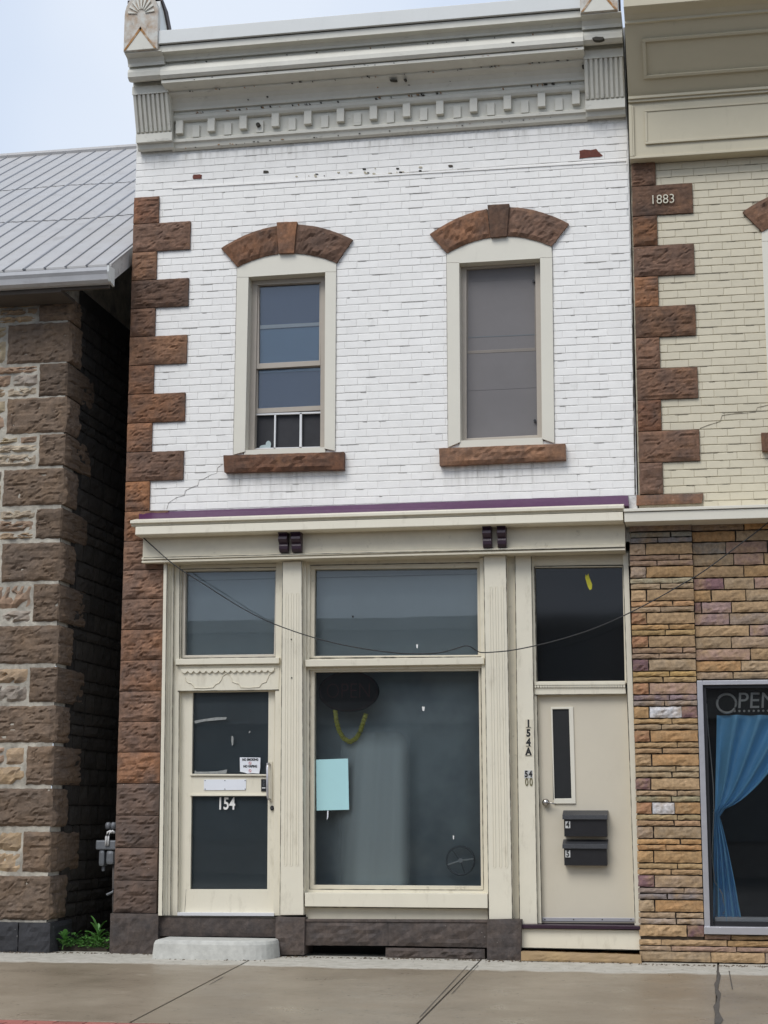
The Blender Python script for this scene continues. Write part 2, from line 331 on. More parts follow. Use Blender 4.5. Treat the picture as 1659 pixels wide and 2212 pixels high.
def sheer():  # made-up sheet, fading out like a blurred bright patch
    m, t, b = nodes('sheer_pale_blur'); N = t.nodes.new; L = t.links.new; out = t.nodes['Material Output']
    b.inputs['Base Color'].default_value = (.88, .92, .90, 1); b.inputs['Roughness'].default_value = .9
    tc = N('ShaderNodeTexCoord'); sp = N('ShaderNodeSeparateXYZ'); L(tc.outputs['Generated'], sp.inputs[0])
    def mr(v, a, c, d, e):
        r = N('ShaderNodeMapRange'); r.interpolation_type = 'SMOOTHSTEP'; r.inputs[1].default_value = a; r.inputs[2].default_value = c; r.inputs[3].default_value = d; r.inputs[4].default_value = e; L(v, r.inputs[0]); return r.outputs[0]
    def mul(a, c):
        q = N('ShaderNodeMath'); q.operation = 'MULTIPLY'; L(a, q.inputs[0]); L(c, q.inputs[1]); return q.outputs[0]
    f = mul(mul(mr(sp.outputs['X'], 0, .40, 0, 1), mr(sp.outputs['X'], .78, .97, 1, 0)), mr(sp.outputs['Z'], .82, 1.0, 1.0, 0))
    tr = N('ShaderNodeBsdfTransparent'); mx = N('ShaderNodeMixShader'); L(f, mx.inputs[0]); L(tr.outputs[0], mx.inputs[1]); L(b.outputs[0], mx.inputs[2]); L(mx.outputs[0], out.inputs[0]); return m
M['sheer'] = sheer()
# sidewalk: wet concrete, dry along the wall
def sidewalk_mat():
    m, t, b = nodes('wet_sidewalk_concrete'); N = t.nodes.new; L = t.links.new
    geo = N('ShaderNodeNewGeometry'); sp = N('ShaderNodeSeparateXYZ'); L(geo.outputs['Position'], sp.inputs[0])
    def nz(s, d=6, vec=None):
        n = N('ShaderNodeTexNoise'); n.inputs['Scale'].default_value = s; n.inputs['Detail'].default_value = d; n.inputs['Roughness'].default_value = .62; L(vec or geo.outputs['Position'], n.inputs['Vector']); return n.outputs[0]
    def mr(v, a, b_, c=0, d=1):
        r = N('ShaderNodeMapRange'); r.inputs[1].default_value = a; r.inputs[2].default_value = b_; r.inputs[3].default_value = c; r.inputs[4].default_value = d; L(v, r.inputs[0]); return r.outputs[0]
    def ma(op, a, b_):
        q = N('ShaderNodeMath'); q.operation = op
        for i, v in enumerate((a, b_)):
            if hasattr(v, 'links'): L(v, q.inputs[i])
            else: q.inputs[i].default_value = v
        return q.outputs[0]
    def mix(a, c, f):
        q = N('ShaderNodeMix'); q.data_type = 'RGBA'
        for s, v in ((6, a), (7, c)):
            if hasattr(v, 'links'): L(v, q.inputs[s])
            else: q.inputs[s].default_value = (*v, 1)
        L(f, q.inputs[0]); return q.outputs[2]
    edge = ma('ADD', sp.outputs['Y'], ma('MULTIPLY', ma('SUBTRACT', nz(1.6, 5), .5), .55))
    dry = mr(edge, -.98, -.90)                             # dry by the wall
    puddle = mr(nz(.55, 4), .38, .66)
    wet = mix((.245, .197, .140), (.335, .278, .205), puddle)
    wet = mix(wet, (.40, .34, .26), mr(nz(3.2, 8), .62, .80))
    fine = mr(nz(120, 3), .3, .7, .88, 1.12)
    dryc = mix((.40, .375, .315), (.53, .50, .435), mr(nz(9, 5), .35, .65))
    col = mix(wet, dryc, dry)
    hs = N('ShaderNodeHueSaturation'); L(col, hs.inputs['Color']); L(fine, hs.inputs['Value'])
    specks = mr(nz(26, 1), .725, .745)
    L(mix(hs.outputs[0], (.05, .04, .03), specks), b.inputs['Base Color'])
    ro = N('ShaderNodeMix'); ro.data_type = 'FLOAT'; ro.inputs[3].default_value = .9; L(dry, ro.inputs[0]); L(mr(nz(2.0, 5), .3, .7, .24, .52), ro.inputs[2]); L(ro.outputs[0], b.inputs['Roughness'])
    bp = N('ShaderNodeBump'); bp.inputs['Strength'].default_value = .35; bp.inputs['Distance'].default_value = .003; L(nz(90, 6), bp.inputs['Height']); L(bp.outputs[0], b.inputs['Normal'])
    return m
M['walk'] = sidewalk_mat()
M['asphalt'] = make('wet_asphalt', (.05, .05, .052), .2, 20, .5, .6, 150)
M['joint'] = make('dark_joint_sealant', (.085, .074, .062), .25, 20, .8)

def text(name, s, size, loc, mat, parent=None, extrude=.001, sx=1.0, align='CENTER', bold=0.0, rotx=math.pi / 2, shear=0.0, offset=None):
    cu = bpy.data.curves.new(name, 'FONT'); cu.body = s; cu.size = size; cu.extrude = extrude; cu.align_x = align; cu.align_y = 'CENTER'; cu.offset = bold; cu.shear = shear; cu.resolution_u = 4
    tmp = bpy.data.objects.new(name, cu); C.objects.link(tmp)
    bpy.context.view_layer.update()
    me = bpy.data.meshes.new_from_object(tmp.evaluated_get(bpy.context.evaluated_depsgraph_get()))
    bpy.data.objects.remove(tmp)
    me.transform(Matrix.Translation(loc) @ Matrix.Rotation(rotx, 4, 'X') @ Matrix.Diagonal((sx, 1, 1, 1)))
    me.materials.clear(); me.materials.append(mat); me.name = name
    return place(bpy.data.objects.new(name, me), parent)

# ================================================================ THE SETTING
XL, XR = -5.312, -0.501                                    # white building, left corner and right party line
def zP(px, py, Y=0.0): return P(px, py, Y).z
def prismX(mb, yz, x0, x1):
    n = len(yz); vs = [(x0, y, z) for y, z in yz] + [(x1, y, z) for y, z in yz]
    return mb.add(vs, [tuple(range(n)), tuple(range(2 * n - 1, n - 1, -1))] + [(i, (i + 1) % n, n + (i + 1) % n, n + i) for i in range(n)])

YK = G(120, 2204).y                                        # front edge of the concrete, where the red pavers start
mb = MB()
def gz(y): return SLOPE * y
# concrete slabs cut at the joints seen in the photo
jt = [((-60, 2091), (-200, 2150)), ((522, 2079), (287, 2205)), ((1025, 2084), (900, 2212)), ((1552, 2098), (1547, 2212))]
cuts = []
for a, b in jt:
    pa, pb = G(*a), G(*b); k = (pb.x - pa.x) / (pb.y - pa.y); cuts.append((pa.x - k * pa.y, pa.x + k * (YK - pa.y)))
cuts = [(-40, -40), (-16, -16), (-12, -12), (-8.6, -8.6)] + cuts[1:] + [(4.3, 4.3), (8, 8), (12, 12), (40, 40)]
cuts.sort()
sw = MB(); sw.add([(-60, .5, gz(.5) - .012), (60, .5, gz(.5) - .012), (60, YK, gz(YK) - .012), (-60, YK, gz(YK) - .012)], [(0, 1, 2, 3)])
side = tag(sw.build('sidewalk', M['joint']), 'wide concrete sidewalk along the fronts, wet and brown', 'sidewalk', kind='structure')
for (a0, a1), (b0, b1) in zip(cuts[:-1], cuts[1:]):
    g = .008
    MB().add([(a0 + g, .45, gz(.45)), (b0 - g, .45, gz(.45)), (b1 - g, YK + g, gz(YK)), (a1 + g, YK + g, gz(YK)),
              (a0 + g, .45, gz(.45) - .1), (b0 - g, .45, gz(.45) - .1), (b1 - g, YK + g, gz(YK) - .1), (a1 + g, YK + g, gz(YK) - .1)],
             [(0, 1, 2, 3), (7, 6, 5, 4), (0, 4, 5, 1), (1, 5, 6, 2), (2, 6, 7, 3), (3, 7, 4, 0)]).build('slab', M['walk'], side, bev=.004)
# tar-filled repair beside the right joint and saw cuts
def strip(name, pts, wdt, mat, lift=.004):
    m = MB(); vs = []
    for i, p in enumerate(pts):
        q = G(*p); h = wdt * (.7 + .6 * noise.noise(Vector((i * 1.7, wdt * 90, 0)))) / 2
        vs += [(q.x - h, q.y, q.z + lift), (q.x + h, q.y, q.z + lift)]
    m.add(vs, [(2 * i, 2 * i + 1, 2 * i + 3, 2 * i + 2) for i in range(len(pts) - 1)]); return m.build(name, mat, side)
strip('repair_strip', [(1550 + 3 * math.sin(i * 1.3), 2098 + i * 9.6) for i in range(13)], .05, M['joint'])
strip('saw_cut', [(1575 + i * .9, 2098 + i * 5) for i in range(9)], .012, M['joint'])
strip('saw_cut', [(1010 - i * 11.5, 2087 + i * 12.4) for i in range(10)], .008, M['joint'])
strip('saw_cut', [(1033 - i * 11.5, 2086 + i * 12.4) for i in range(6)], .006, M['joint'])
strip('saw_cut', [(452 + i * 3.4, 2128 - i * 1.9) for i in range(10)], .010, M['joint'])
# red paver strip, kerb, road
pv = MB().add([(-60, YK, gz(YK) - .012), (60, YK, gz(YK) - .012), (60, YK - 1.0, gz(YK) - .018), (-60, YK - 1.0, gz(YK) - .018)], [(0, 1, 2, 3)]).build('paver_strip', M['joint'])
tag(pv, 'strip of red clay pavers along the outer edge of the sidewalk', 'paving', kind='structure')
pm = MB().box(-.097, .097, -.047, .047, -.05, 0); tmp = pm.build('brick', M['paver'], pv, bev=.004); pmesh = tmp.data; bpy.data.objects.remove(tmp)
for r in range(3):
    for k in range(46):
        o = bpy.data.objects.new('brick', pmesh); place(o, pv)
        o.location = (-6.2 + k * .2 + .1 * (r % 2), YK - .052 - r * .1, gz(YK) - .004 - r * .001); o.rotation_euler = (random.uniform(-.012, .012), random.uniform(-.012, .012), random.uniform(-.01, .01))
kb = MB().box(-60, 60, YK - 1.16, YK - 1.0, -.35, gz(YK) - .02).build('kerb', M['concrete'], bev=.02); tag(kb, 'concrete kerb between the pavers and the road', 'kerb', kind='structure')
rd = MB().add([(-400, YK - 1.15, -.2), (400, YK - 1.15, -.2), (400, -300, -.2), (-400, -300, -.2)], [(0, 1, 2, 3)]).build('road', M['asphalt']); tag(rd, 'wet asphalt street in front of the buildings', 'road', kind='structure')
gr = MB().add([(-400, .4, -.04), (400, .4, -.04), (400, 400, -.04), (-400, 400, -.04)], [(0, 1, 2, 3)]).build('ground', M['soil']); tag(gr, 'bare earth behind the sidewalk', 'ground', kind='structure')

# ================================================================ brick walls
def unit_brick(seed, ln, h, mat):
    rnd = random.Random(seed); m = MB(); g = []; ar = .0035
    us = [0, ar, ln * .35, ln * .65, ln - ar, ln]; ws = [0, ar, h - ar, h]; nx, nz = 5, 3
    t1, t2 = rnd.uniform(-.0009, .0009), rnd.uniform(-.0006, .0006)
    for j in range(nz + 1):
        for i in range(nx + 1):
            e = .0026 if (i in (0, nx) or j in (0, nz)) else rnd.uniform(-.0004, .0004)
            g.append((-ln / 2 + us[i] + (rnd.uniform(-.0008, .0008)), e + t1 * (us[i] / ln - .5) * 2 + t2 * (ws[j] / h - .5) * 2, -h / 2 + ws[j] + rnd.uniform(-.0011, .0011)))
    q = lambda i, j: j * (nx + 1) + i
    m.add(g, [(q(i, j), q(i + 1, j), q(i + 1, j + 1), q(i, j + 1)) for j in range(nz) for i in range(nx)])
    per = [q(i, 0) for i in range(nx)] + [q(nx, j) for j in range(nz)] + [q(i, nz) for i in range(nx, 0, -1)] + [q(0, j) for j in range(nz, 0, -1)]
    n = len(per); m.add([g[i] for i in per] + [(g[i][0] * 1.0, .03, g[i][2]) for i in per], [(i, (i + 1) % n, n + (i + 1) % n, n + i) for i in range(n)])
    me = bpy.data.meshes.new('brick'); me.from_pydata(m.v, [], m.f); bm = bmesh.new(); bm.from_mesh(me); bmesh.ops.recalc_face_normals(bm, faces=bm.faces); bm.to_mesh(me); bm.free()
    me.materials.append(mat); return me
def lay_bricks(wall, rows, intervals, mat, nmax, seed, ln=.205, proud=.0042, skip=None):
    rnd = random.Random(seed); lst = []
    h = sum(b - a for a, b in rows) / len(rows) - .0058
    meshes = [unit_brick(seed * 10 + k, ln - .004, h, mat) for k in range(8)]
    for k, (z0, z1) in enumerate(rows):
        off = (k % 2) * ln / 2 + rnd.uniform(-.02, .02)
        for a, b in intervals((z0 + z1) / 2, z1 - z0):
            x = math.floor((a - off) / ln) * ln + off
            while x < b:
                x0, x1 = max(a, x), min(b, x + ln)
                x += ln
                if x1 - x0 < .02: continue
                lst.append((x0, x1, (z0 + z1) / 2, z1 - z0))
    lst.sort(key=lambda t: -(t[1] - t[0]) / (225 + t[0] ** 2 + (t[2] - 1.3) ** 2))
    mass = MB()
    for n, (x0, x1, zc, hh) in enumerate(lst):
        me = rnd.choice(meshes); sx = (x1 - x0 - .0012) / (ln - .004)
        mt = Matrix.Translation(((x0 + x1) / 2, -proud + rnd.uniform(-.0010, .0010), zc + rnd.uniform(-.0012, .0012))) @ Matrix.Rotation(rnd.uniform(-.004, .004), 4, 'Y') @ Matrix.Rotation(rnd.uniform(-.003, .003), 4, 'Z') @ Matrix.Diagonal((sx, 1, 1, 1))
        if n < nmax:
            o = bpy.data.objects.new('brick', me); place(o, wall); o.matrix_local = mt
        else:
            mass.add([mt @ v.co for v in me.vertices], [tuple(p.vertices) for p in me.polygons])
    if mass.v: mass.build('brick_mass', mat, wall, kind='stuff')
def scan(poly, z):
    xs = []
    for i in range(len(poly)):
        (x0, z0), (x1, z1) = poly[i], poly[(i + 1) % len(poly)]
        if (z0 <= z < z1) or (z1 <= z < z0): xs.append(x0 + (x1 - x0) * (z - z0) / (z1 - z0))
    return (min(xs), max(xs)) if len(xs) >= 2 else None
def cut(iv, a, b):
    out = []
    for p, q in iv:
        if b <= p or a >= q: out.append((p, q)); continue
        if a > p: out.append((p, a))
        if b < q: out.append((b, q))
    return out

# ================================================================ WHITE BUILDING
WB = empty('brick_building', (-2.9, 0, 0), 'narrow two-storey white painted brick shop building with brown quoins and cream shopfront', 'building')
qy = [426, 484, 545, 606, 667, 728, 790, 852, 914.5, 977, 1040.5, 1105]
def qx(y): return 294 + (y - 426) * (270 - 294) / (1105 - 426)
zq = [zP(qx(y), y, -.03) for y in qy]
short_r = [(342, 455), (337, 576), (334, 697), (331, 821), (327, 945), (322, 1070)]
long_r = [(410, 513), (406, 632), (402.5, 756), (398.5, 880), (395, 1008)]
# window data in photo points
def lag(p0, p1, p2):
    def f(t):
        return tuple(p0[k] * (1 - t) * (1 - 2 * t) + p1[k] * 4 * t * (1 - t) + p2[k] * t * (2 * t - 1) for k in (0, 1))
    return f
WINL = dict(ext=lag((477.5, 536), (619.5, 485.5), (761.5, 517.5)), int=lag((512.5, 576.5), (618, 547), (726, 567.5)), key=[(597.5, 480), (641, 478.5), (634.5, 545.5), (601.5, 547)],
            kt=(.428, .570), kti=(.418, .565), sl=(512.5, 577, 504.2, 982), sr=(726, 567.5, 723.5, 973.5), op=[(536.8, 598.1), (702.4, 587.7), (700.6, 969), (529, 975.6)],
            hl=598.5, hr=587, sill=[(482.5, 983.5), (742.5, 976), (742.5, 1013.5), (484, 1020)])
WINR = dict(ext=lag((928.3, 505.7), (1077, 448), (1228.6, 483)), int=lag((965.9, 546.8), (1078, 510.5), (1191, 531.7)), key=[(1053, 442.7), (1100, 440), (1094, 509.5), (1060, 512.5)],
            kt=(.418, .575), kti=(.418, .568), sl=(965, 547.3, 968.3, 966), sr=(1192.4, 532.5, 1197.5, 957), op=[(991.9, 568.2), (1166.7, 558), (1170.7, 948), (994.6, 954.8)],
            hl=567, hr=556, sill=[(948.4, 968.2), (1221, 958), (1222, 992.4), (949.5, 1005.8)])
DX, DZ = 0.0, 0.0
_XZ0 = XZ
def XZ(px, py, Y=0.0):
    a = _XZ0(px, py, Y); return (a[0] + DX, a[1] + DZ)
def win_poly(W, ins=.02):
    pts = [XZ(W['sl'][2], W['sl'][3]), XZ(W['sl'][0], W['sl'][1])] + [XZ(*W['ext'](i / 10)) for i in range(11)] + [XZ(W['sr'][0], W['sr'][1]), XZ(W['sr'][2], W['sr'][3])]
    return pts
def arch_and_surround(B, W, mat_stone, seed):
    """brown arch stones, keystone, sill and the cream surround; returns the surround (the window part)"""
    ex, it = W['ext'], W['int']
    for s, (t0, t1, i0, i1) in enumerate(((0, W['kt'][0], 0, W['kti'][0]), (W['kt'][1], 1, W['kti'][1], 1))):
        def fn(u, v):
            a = XZ(*it(i0 + (i1 - i0) * u), -.035); b = XZ(*ex(t0 + (t1 - t0) * u), -.035); return tuple(a[k] * (1 - v) + b[k] * v for k in (0, 1))
        rock(fn, -.035, .02, 20, 8, .030, .13, seed + s, 11).build('arch_stone', mat_stone, B)
    k = W['key']; rock(quadfn(k[0], k[1], k[2], k[3], -.06), -.06, .02, 6, 8, .010, .15, seed + 5, 11).build('keystone', mat_stone, B)
    s = W['sill']; rock(quadfn(s[0], s[1], s[2], s[3], -.075), -.075, .05, 26, 5, .032, .22, seed + 7, 13).build('window_sill', mat_stone, B)
    m = MB(); yf, yb = -.022, .17; o = W['op']
    top = [it(i / 12) for i in range(13)]
    # head: curved piece over the opening, then two side boards
    sl, sr = W['sl'], W['sr']
    lx = lambda y: sl[0] + (sl[2] - sl[0]) * (y - sl[1]) / (sl[3] - sl[1]); rx = lambda y: sr[0] + (sr[2] - sr[0]) * (y - sr[1]) / (sr[3] - sr[1])
    head = [(lx(W['hl']), W['hl']), (o[0][0], W['hl']), (o[0][0], o[0][1]), (o[1][0], o[1][1]), (o[1][0], W['hr']), (rx(W['hr']), W['hr'])]
    m.prism([XZ(x, y, yf) for x, y in top + head[::-1]], yf, yb)
    so = m.build('window', M['surround'], B)
    MB().pp([(lx(W['hl']) , W['hl'] + .7), (o[0][0], W['hl'] + .7), (o[3][0], o[3][1]), (sl[2], sl[3])], yf, yb).build('jamb_board', M['surround'], so, bev=.002)
    MB().pp([(o[1][0], W['hr'] + .7), (rx(W['hr']), W['hr'] + .7), (sr[2], sr[3]), (o[2][0], o[2][1])], yf, yb).build('jamb_board', M['surround'], so, bev=.002)
    MB().pp([(o[3][0] - 2, o[3][1] - 3), (o[2][0] + 2, o[2][1] - 3), (o[2][0] + 2, sr[3] + 16), (o[3][0] - 2, sl[3] + 16)], -.012, yb).build('sub_sill', M['surround'], so)
    return so
# --- wall sheet with openings
def wall_sheet(x0, x1, z0, z1, holes, Y):
    xs = sorted({x0, x1, *[h[0] for h in holes], *[h[1] for h in holes]}); zs = sorted({z0, z1, *[h[2] for h in holes], *[h[3] for h in holes]}); m = MB()
    for a, b in zip(xs[:-1], xs[1:]):
        for c, d in zip(zs[:-1], zs[1:]):
            xm, zm = (a + b) / 2, (c + d) / 2
            if any(h[0] < xm < h[1] and h[2] < zm < h[3] for h in holes): continue
            m.add([(a, Y, c), (b, Y, c), (b, Y, d), (a, Y, d)], [(0, 1, 2, 3)])
    return m
def hole(W):
    o = [XZ(x, y) for x, y in W['op']]; return (min(o[0][0], o[3][0]) - .02, max(o[1][0], o[2][0]) + .02, min(o[2][1], o[3][1]) - .02, max(o[0][1], o[1][1]) + .02)
zc_bot = zP(378, 327, -.02)                                # underside of the cornice
ZTOP = zP(378, 64, -.53)
wallm = wall_sheet(XL, XR, zP(1300, 1172, 0), ZTOP - .1, [hole(WINL), hole(WINR)], 0.0)
wallm.add([(XL, 0, -.1), (XL, 9, -.1), (XL, 9, ZTOP - .1), (XL, 0, ZTOP - .1)], [(0, 1, 2, 3)])
wallm.add([(XR, 0.0, zP(1300, 1172, 0)), (XR, 9, zP(1300, 1172, 0)), (XR, 9, ZTOP - .1), (XR, 0.0, ZTOP - .1)], [(0, 1, 2, 3)])
wallm.add([(XL, 9, -.1), (XR, 9, -.1), (XR, 9, ZTOP - .1), (XL, 9, ZTOP - .1)], [(0, 1, 2, 3)])
wallm.add([(XL, 0, ZTOP - .1), (XR, 0, ZTOP - .1), (XR, 9, ZTOP - .4), (XL, 9, ZTOP - .4)], [(0, 1, 2, 3)])
wall = wallm.build('wall', M['mortar_white'], WB)
ch = (zq[0] - zq[11]) / 44
rows = [(zq[11] + i * ch, zq[11] + (i + 1) * ch) for i in range(0, 60) if zq[11] + (i + .7) * ch < zc_bot]
polyL, polyR = win_poly(WINL), win_poly(WINR)
sillL, sillR = [XZ(*p) for p in WINL['sill']], [XZ(*p) for p in WINR['sill']]
def iv_white(z, h):
    left = XL + .004
    for i in range(11):
        if zq[i + 1] <= z < zq[i]:
            p = short_r[i // 2] if i % 2 == 0 else long_r[i // 2]; left = P(*p, -.03).x + .002
    if z < zq[11]: left = P(300, 1100, 0).x
    iv = [(left, XR - .008)]
    for poly, ins in ((polyL, .015), (polyR, .015), (sillL, .02), (sillR, .02)):
        s = scan(poly, z)
        if s: iv = cut(iv, s[0] + ins, s[1] - ins)
    return iv
def sill_stains(m, spots):
    t = m.node_tree; N = t.nodes.new; L = t.links.new; b = t.nodes['Principled BSDF']; src = b.inputs['Base Color'].links[0].from_socket
    geo = N('ShaderNodeNewGeometry'); sp = N('ShaderNodeSeparateXYZ'); L(geo.outputs['Position'], sp.inputs[0])
    mp = N('ShaderNodeMapping'); mp.inputs['Scale'].default_value = (22, 1, 2.2); L(geo.outputs['Position'], mp.inputs[0])
    nz = N('ShaderNodeTexNoise'); nz.inputs['Scale'].default_value = 1; nz.inputs['Detail'].default_value = 5; L(mp.outputs[0], nz.inputs['Vector'])
    def mr(v, a, c, d=0, e=1):
        r = N('ShaderNodeMapRange'); r.interpolation_type = 'SMOOTHSTEP'; r.inputs[1].default_value = a; r.inputs[2].default_value = c; r.inputs[3].default_value = d; r.inputs[4].default_value = e; L(v, r.inputs[0]); return r.outputs[0]
    def mul(a, c):
        q = N('ShaderNodeMath'); q.operation = 'MULTIPLY'
        for i, v in enumerate((a, c)):
            if hasattr(v, 'links'): L(v, q.inputs[i])
            else: q.inputs[i].default_value = v
        return q.outputs[0]
    tot = None
    for x0, x1, zt, ln in spots:
        f = mul(mul(mr(sp.outputs['X'], x0 - .05, x0 + .12), mr(sp.outputs['X'], x1 - .12, x1 + .05, 1, 0)), mul(mr(sp.outputs['Z'], zt - ln, zt - .02), mr(sp.outputs['Z'], zt, zt + .01, 1, 0)))
        if tot is None: tot = f
        else:
            q = N('ShaderNodeMath'); q.operation = 'MAXIMUM'; L(tot, q.inputs[0]); L(f, q.inputs[1]); tot = q.outputs[0]
    f = mul(mul(tot, mr(nz.outputs[0], .36, .78)), .6)
    mx = N('ShaderNodeMix'); mx.data_type = 'RGBA'; mx.inputs[7].default_value = (.36, .34, .29, 1); L(f, mx.inputs[0]); L(src, mx.inputs[6]); L(mx.outputs[2], b.inputs['Base Color'])
_sp = []
for W in (WINL, WINR):
    q0, q1 = XZ(*W['sill'][3]), XZ(*W['sill'][2]); _sp.append((q0[0], q1[0], (q0[1] + q1[1]) / 2 + .01, .34))
_sp.append((XL, XR, zc_bot + .02, .22)); _sp.append((P(560, 1000).x, P(690, 1000).x, zP(600, 1020), .40))
sill_stains(M['brick_white'], _sp)
lay_bricks(wall, rows, iv_white, M['brick_white'], 300, 3)
# two spalled bricks show their red clay, a few paint flakes
def flake(px, py, w_, h_, seed, mat, name='spalled_brick'):
    rnd = random.Random(seed); pts = []
    for k in range(11):
        a = 2 * math.pi * k / 11; rr = rnd.uniform(.8, 1.05)
        cx, cy = math.cos(a), math.sin(a); sq = 1 / max(abs(cx), abs(cy)) ** .7
        pts.append((px + w_ / 2 * cx * sq * rr, py - h_ / 2 * cy * sq * rr))
    m = MB(); Y = -.0105; m.prism([XZ(x, y, Y) for x, y in pts], Y, .004); return m.build(name, mat, wall)
flake(426, 381.5, 21, 11, 1, M['red_brick']); MB().prism([XZ(x, y, -.0105) for x, y in ((1251.5, 325.5), (1262, 323), (1276, 324), (1288, 321.5), (1293, 328), (1302, 336), (1296, 338.5), (1280, 339), (1251.5, 342), (1252.5, 334))], -.0105, .004).build('spalled_brick', M['red_brick'], wall); flake(574, 371, 13, 6, 3, M['gap'], 'paint_chip'); flake(973, 358.5, 10, 5, 5, M['ledge_mortar'], 'paint_chip')
for k in range(26):
    x = 640 + random.random() * 300; y0 = 383 - (x - 640) * .062 + random.uniform(-9, 9)
    flake(x, y0, random.uniform(2, 9), random.uniform(1.5, 4), 20 + k, M['mortar_cream'] if k % 3 else M['gap'], 'paint_chip')
# raised course of the upper band
MB().pp([(372, 404.5), (1352, 344.5), (1352, 348), (372, 408)], -.013, .004).build('string_course', M['brick_white'], wall)
# --- quoins
for i in range(11):
    r = short_r[i // 2] if i % 2 == 0 else long_r[i // 2]
    xr = P(*r, -.03).x
    rock(rectfn(XL, xr, zq[i + 1] + .004, zq[i] - .004), -.028, .25, 12 if i % 2 == 0 else 24, 16, .026, .12, 40 + i, 9).build('quoin_stone', M['brown'], WB)
ly = [1105, 1169.5, 1232, 1294.5, 1360.5, 1426.5, 1493.5, 1559, 1625, 1692.5, 1761, 1831, 1901, 1972]
lz = [zP(270 - (y - 1105) * .0248, y, -.03) for y in ly]
xe = P(349, 1500, -.03).x
for i in range(13):
    rock(rectfn(XL, xe + (0 if i > 1 else .02), lz[i + 1] + .003, lz[i] - .003), -.03, .3, 18, 15, .032, .12, 70 + i, 9).build('pier_stone', M['brown_low'] if i < 9 else M['plinth_brown'] if 'plinth_brown' in M else M['brown_low'], WB)
pz = XZ(340, 1973, -.06)
rock(rectfn(XL - .01, P(341, 2000, -.08).x, -.05, lz[13] - .003), -.075, .3, 12, 10, .020, .12, 90, 8).build('plinth_stone', M['plinth'], WB)

# --- upper windows
wl = arch_and_surround(WB, WINL, M['brown'], 100)
Yw = .10
MB().ring([(541, 601), (703, 591), (701, 970), (531, 976)], [(556.5, 616), (693, 609), (691.5, 966), (549, 970)], Yw, .2).build('frame', M['taupe'], wl, bev=.003)
Yg = .135
MB().ring([(554, 614), (694, 607), (692, 789), (553, 797)], [(560, 618), (690.2, 611.4), (689, 778.6), (559.3, 785.2)], .12, .16).build('sash', M['taupe'], wl, bev=.002)
MB().ring([(553, 793), (693.5, 787), (692.5, 886), (551.5, 893)], [(557, 797.5), (692.5, 792), (692.2, 876), (556.5, 882.5)], .145, .18).build('sash', M['taupe'], wl, bev=.002)
MB().pp([(559, 617), (691, 611), (690, 780), (558.5, 786)], .14, .146).build('pane', M['glass'], wl)
MB().pp([(556, 796), (693, 791), (692.5, 877), (556, 884)], .165, .171).build('pane', M['glass'], wl)
MB().pp([(556, 612), (694, 606), (694, 705), (556, 712)], .165, .17).build('blind', M['blind_blue'], wl)
MB().pp([(556, 703), (694, 696), (694, 703), (556, 711)], .152, .16).build('blind_bar', M['white_metal'], wl)
MB().pp([(556, 709), (694, 702), (694, 800), (556, 806)], .172, .176).build('blind', M['blind_light'], wl)
MB().pp([(554, 790), (696, 786), (696, 884), (554, 890)], .185, .188).build('blind', M['blind_blue'], wl)
fr = MB(); Yv = .15
fr.pp([(551, 893), (693, 889), (693, 892.5), (551, 897)], Yv, .18); fr.pp([(549, 968), (693, 964.5), (693, 968), (549, 972)], Yv, .18)
fr.pp([(592.5, 895), (596, 895), (594.5, 970), (591.5, 970)], Yv, .175); fr.pp([(647.5, 892), (652, 891.5), (651.5, 968), (646.5, 968)], Yv, .175)
fr.build('insert_frame', M['white_metal'], wl)
MB().pp([(549, 893), (694, 888), (694, 969), (548, 973)], .185, .19).build('insect_screen', M['screen_black'], wl)
rk = MB(); a = P(573, 966, .18); rk.disc((a.x, a.z), .055, .022, .172, .184); b = P(580, 960, .18); rk.disc((b.x, b.z), .026, .034, .173, .184); rk.build('ornament', M['pale_cloth'], wl)
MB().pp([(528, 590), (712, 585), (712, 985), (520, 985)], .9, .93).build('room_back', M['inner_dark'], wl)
wr = arch_and_surround(WB, WINR, M['brown'], 120)
MB().ring([(994, 571), (1167.5, 561), (1171, 949), (996.5, 955)], [(1007.5, 582), (1156, 572), (1160.5, 939.5), (1008, 947)], Yw, .2).build('frame', M['taupe'], wr, bev=.003)
MB().ring([(1006, 580.5), (1157, 570.5), (1158, 757.8), (1007, 764.5)], [(1011.5, 585), (1154, 574.5), (1155, 751), (1011, 758)], .125, .16).build('sash', M['taupe_dark'], wr, bev=.002)
MB().pp([(1008, 582), (1157, 573), (1161, 942), (1008, 949)], .1275, .1295).build('insect_screen', M['screen'], wr)
MB().pp([(1008, 608), (1157, 600), (1157, 601.2), (1008, 609.2)], .1255, .1272).build('screen_bar', M['screen'], wr)
MB().pp([(1010, 728), (1156, 721.5), (1156, 723.5), (1010, 730)], .1255, .1272).build('screen_bar', M['film_dark'], wr)
MB().pp([(1010, 843), (1160, 836), (1160, 837.2), (1010, 844.2)], .1255, .1272).build('screen_bar', M['screen'], wr)
MB().pp([(1009, 583), (1156, 573), (1160, 941), (1009, 948)], .150, .154).build('pane', M['glass'], wr)
for px, py in ((1152.8, 607.5), (1155.5, 909)):
    a = P(px, py, .11); MB().disc((a.x, a.z), .012, .014, .10, .13, 10).build('latch', M['black'], wr)

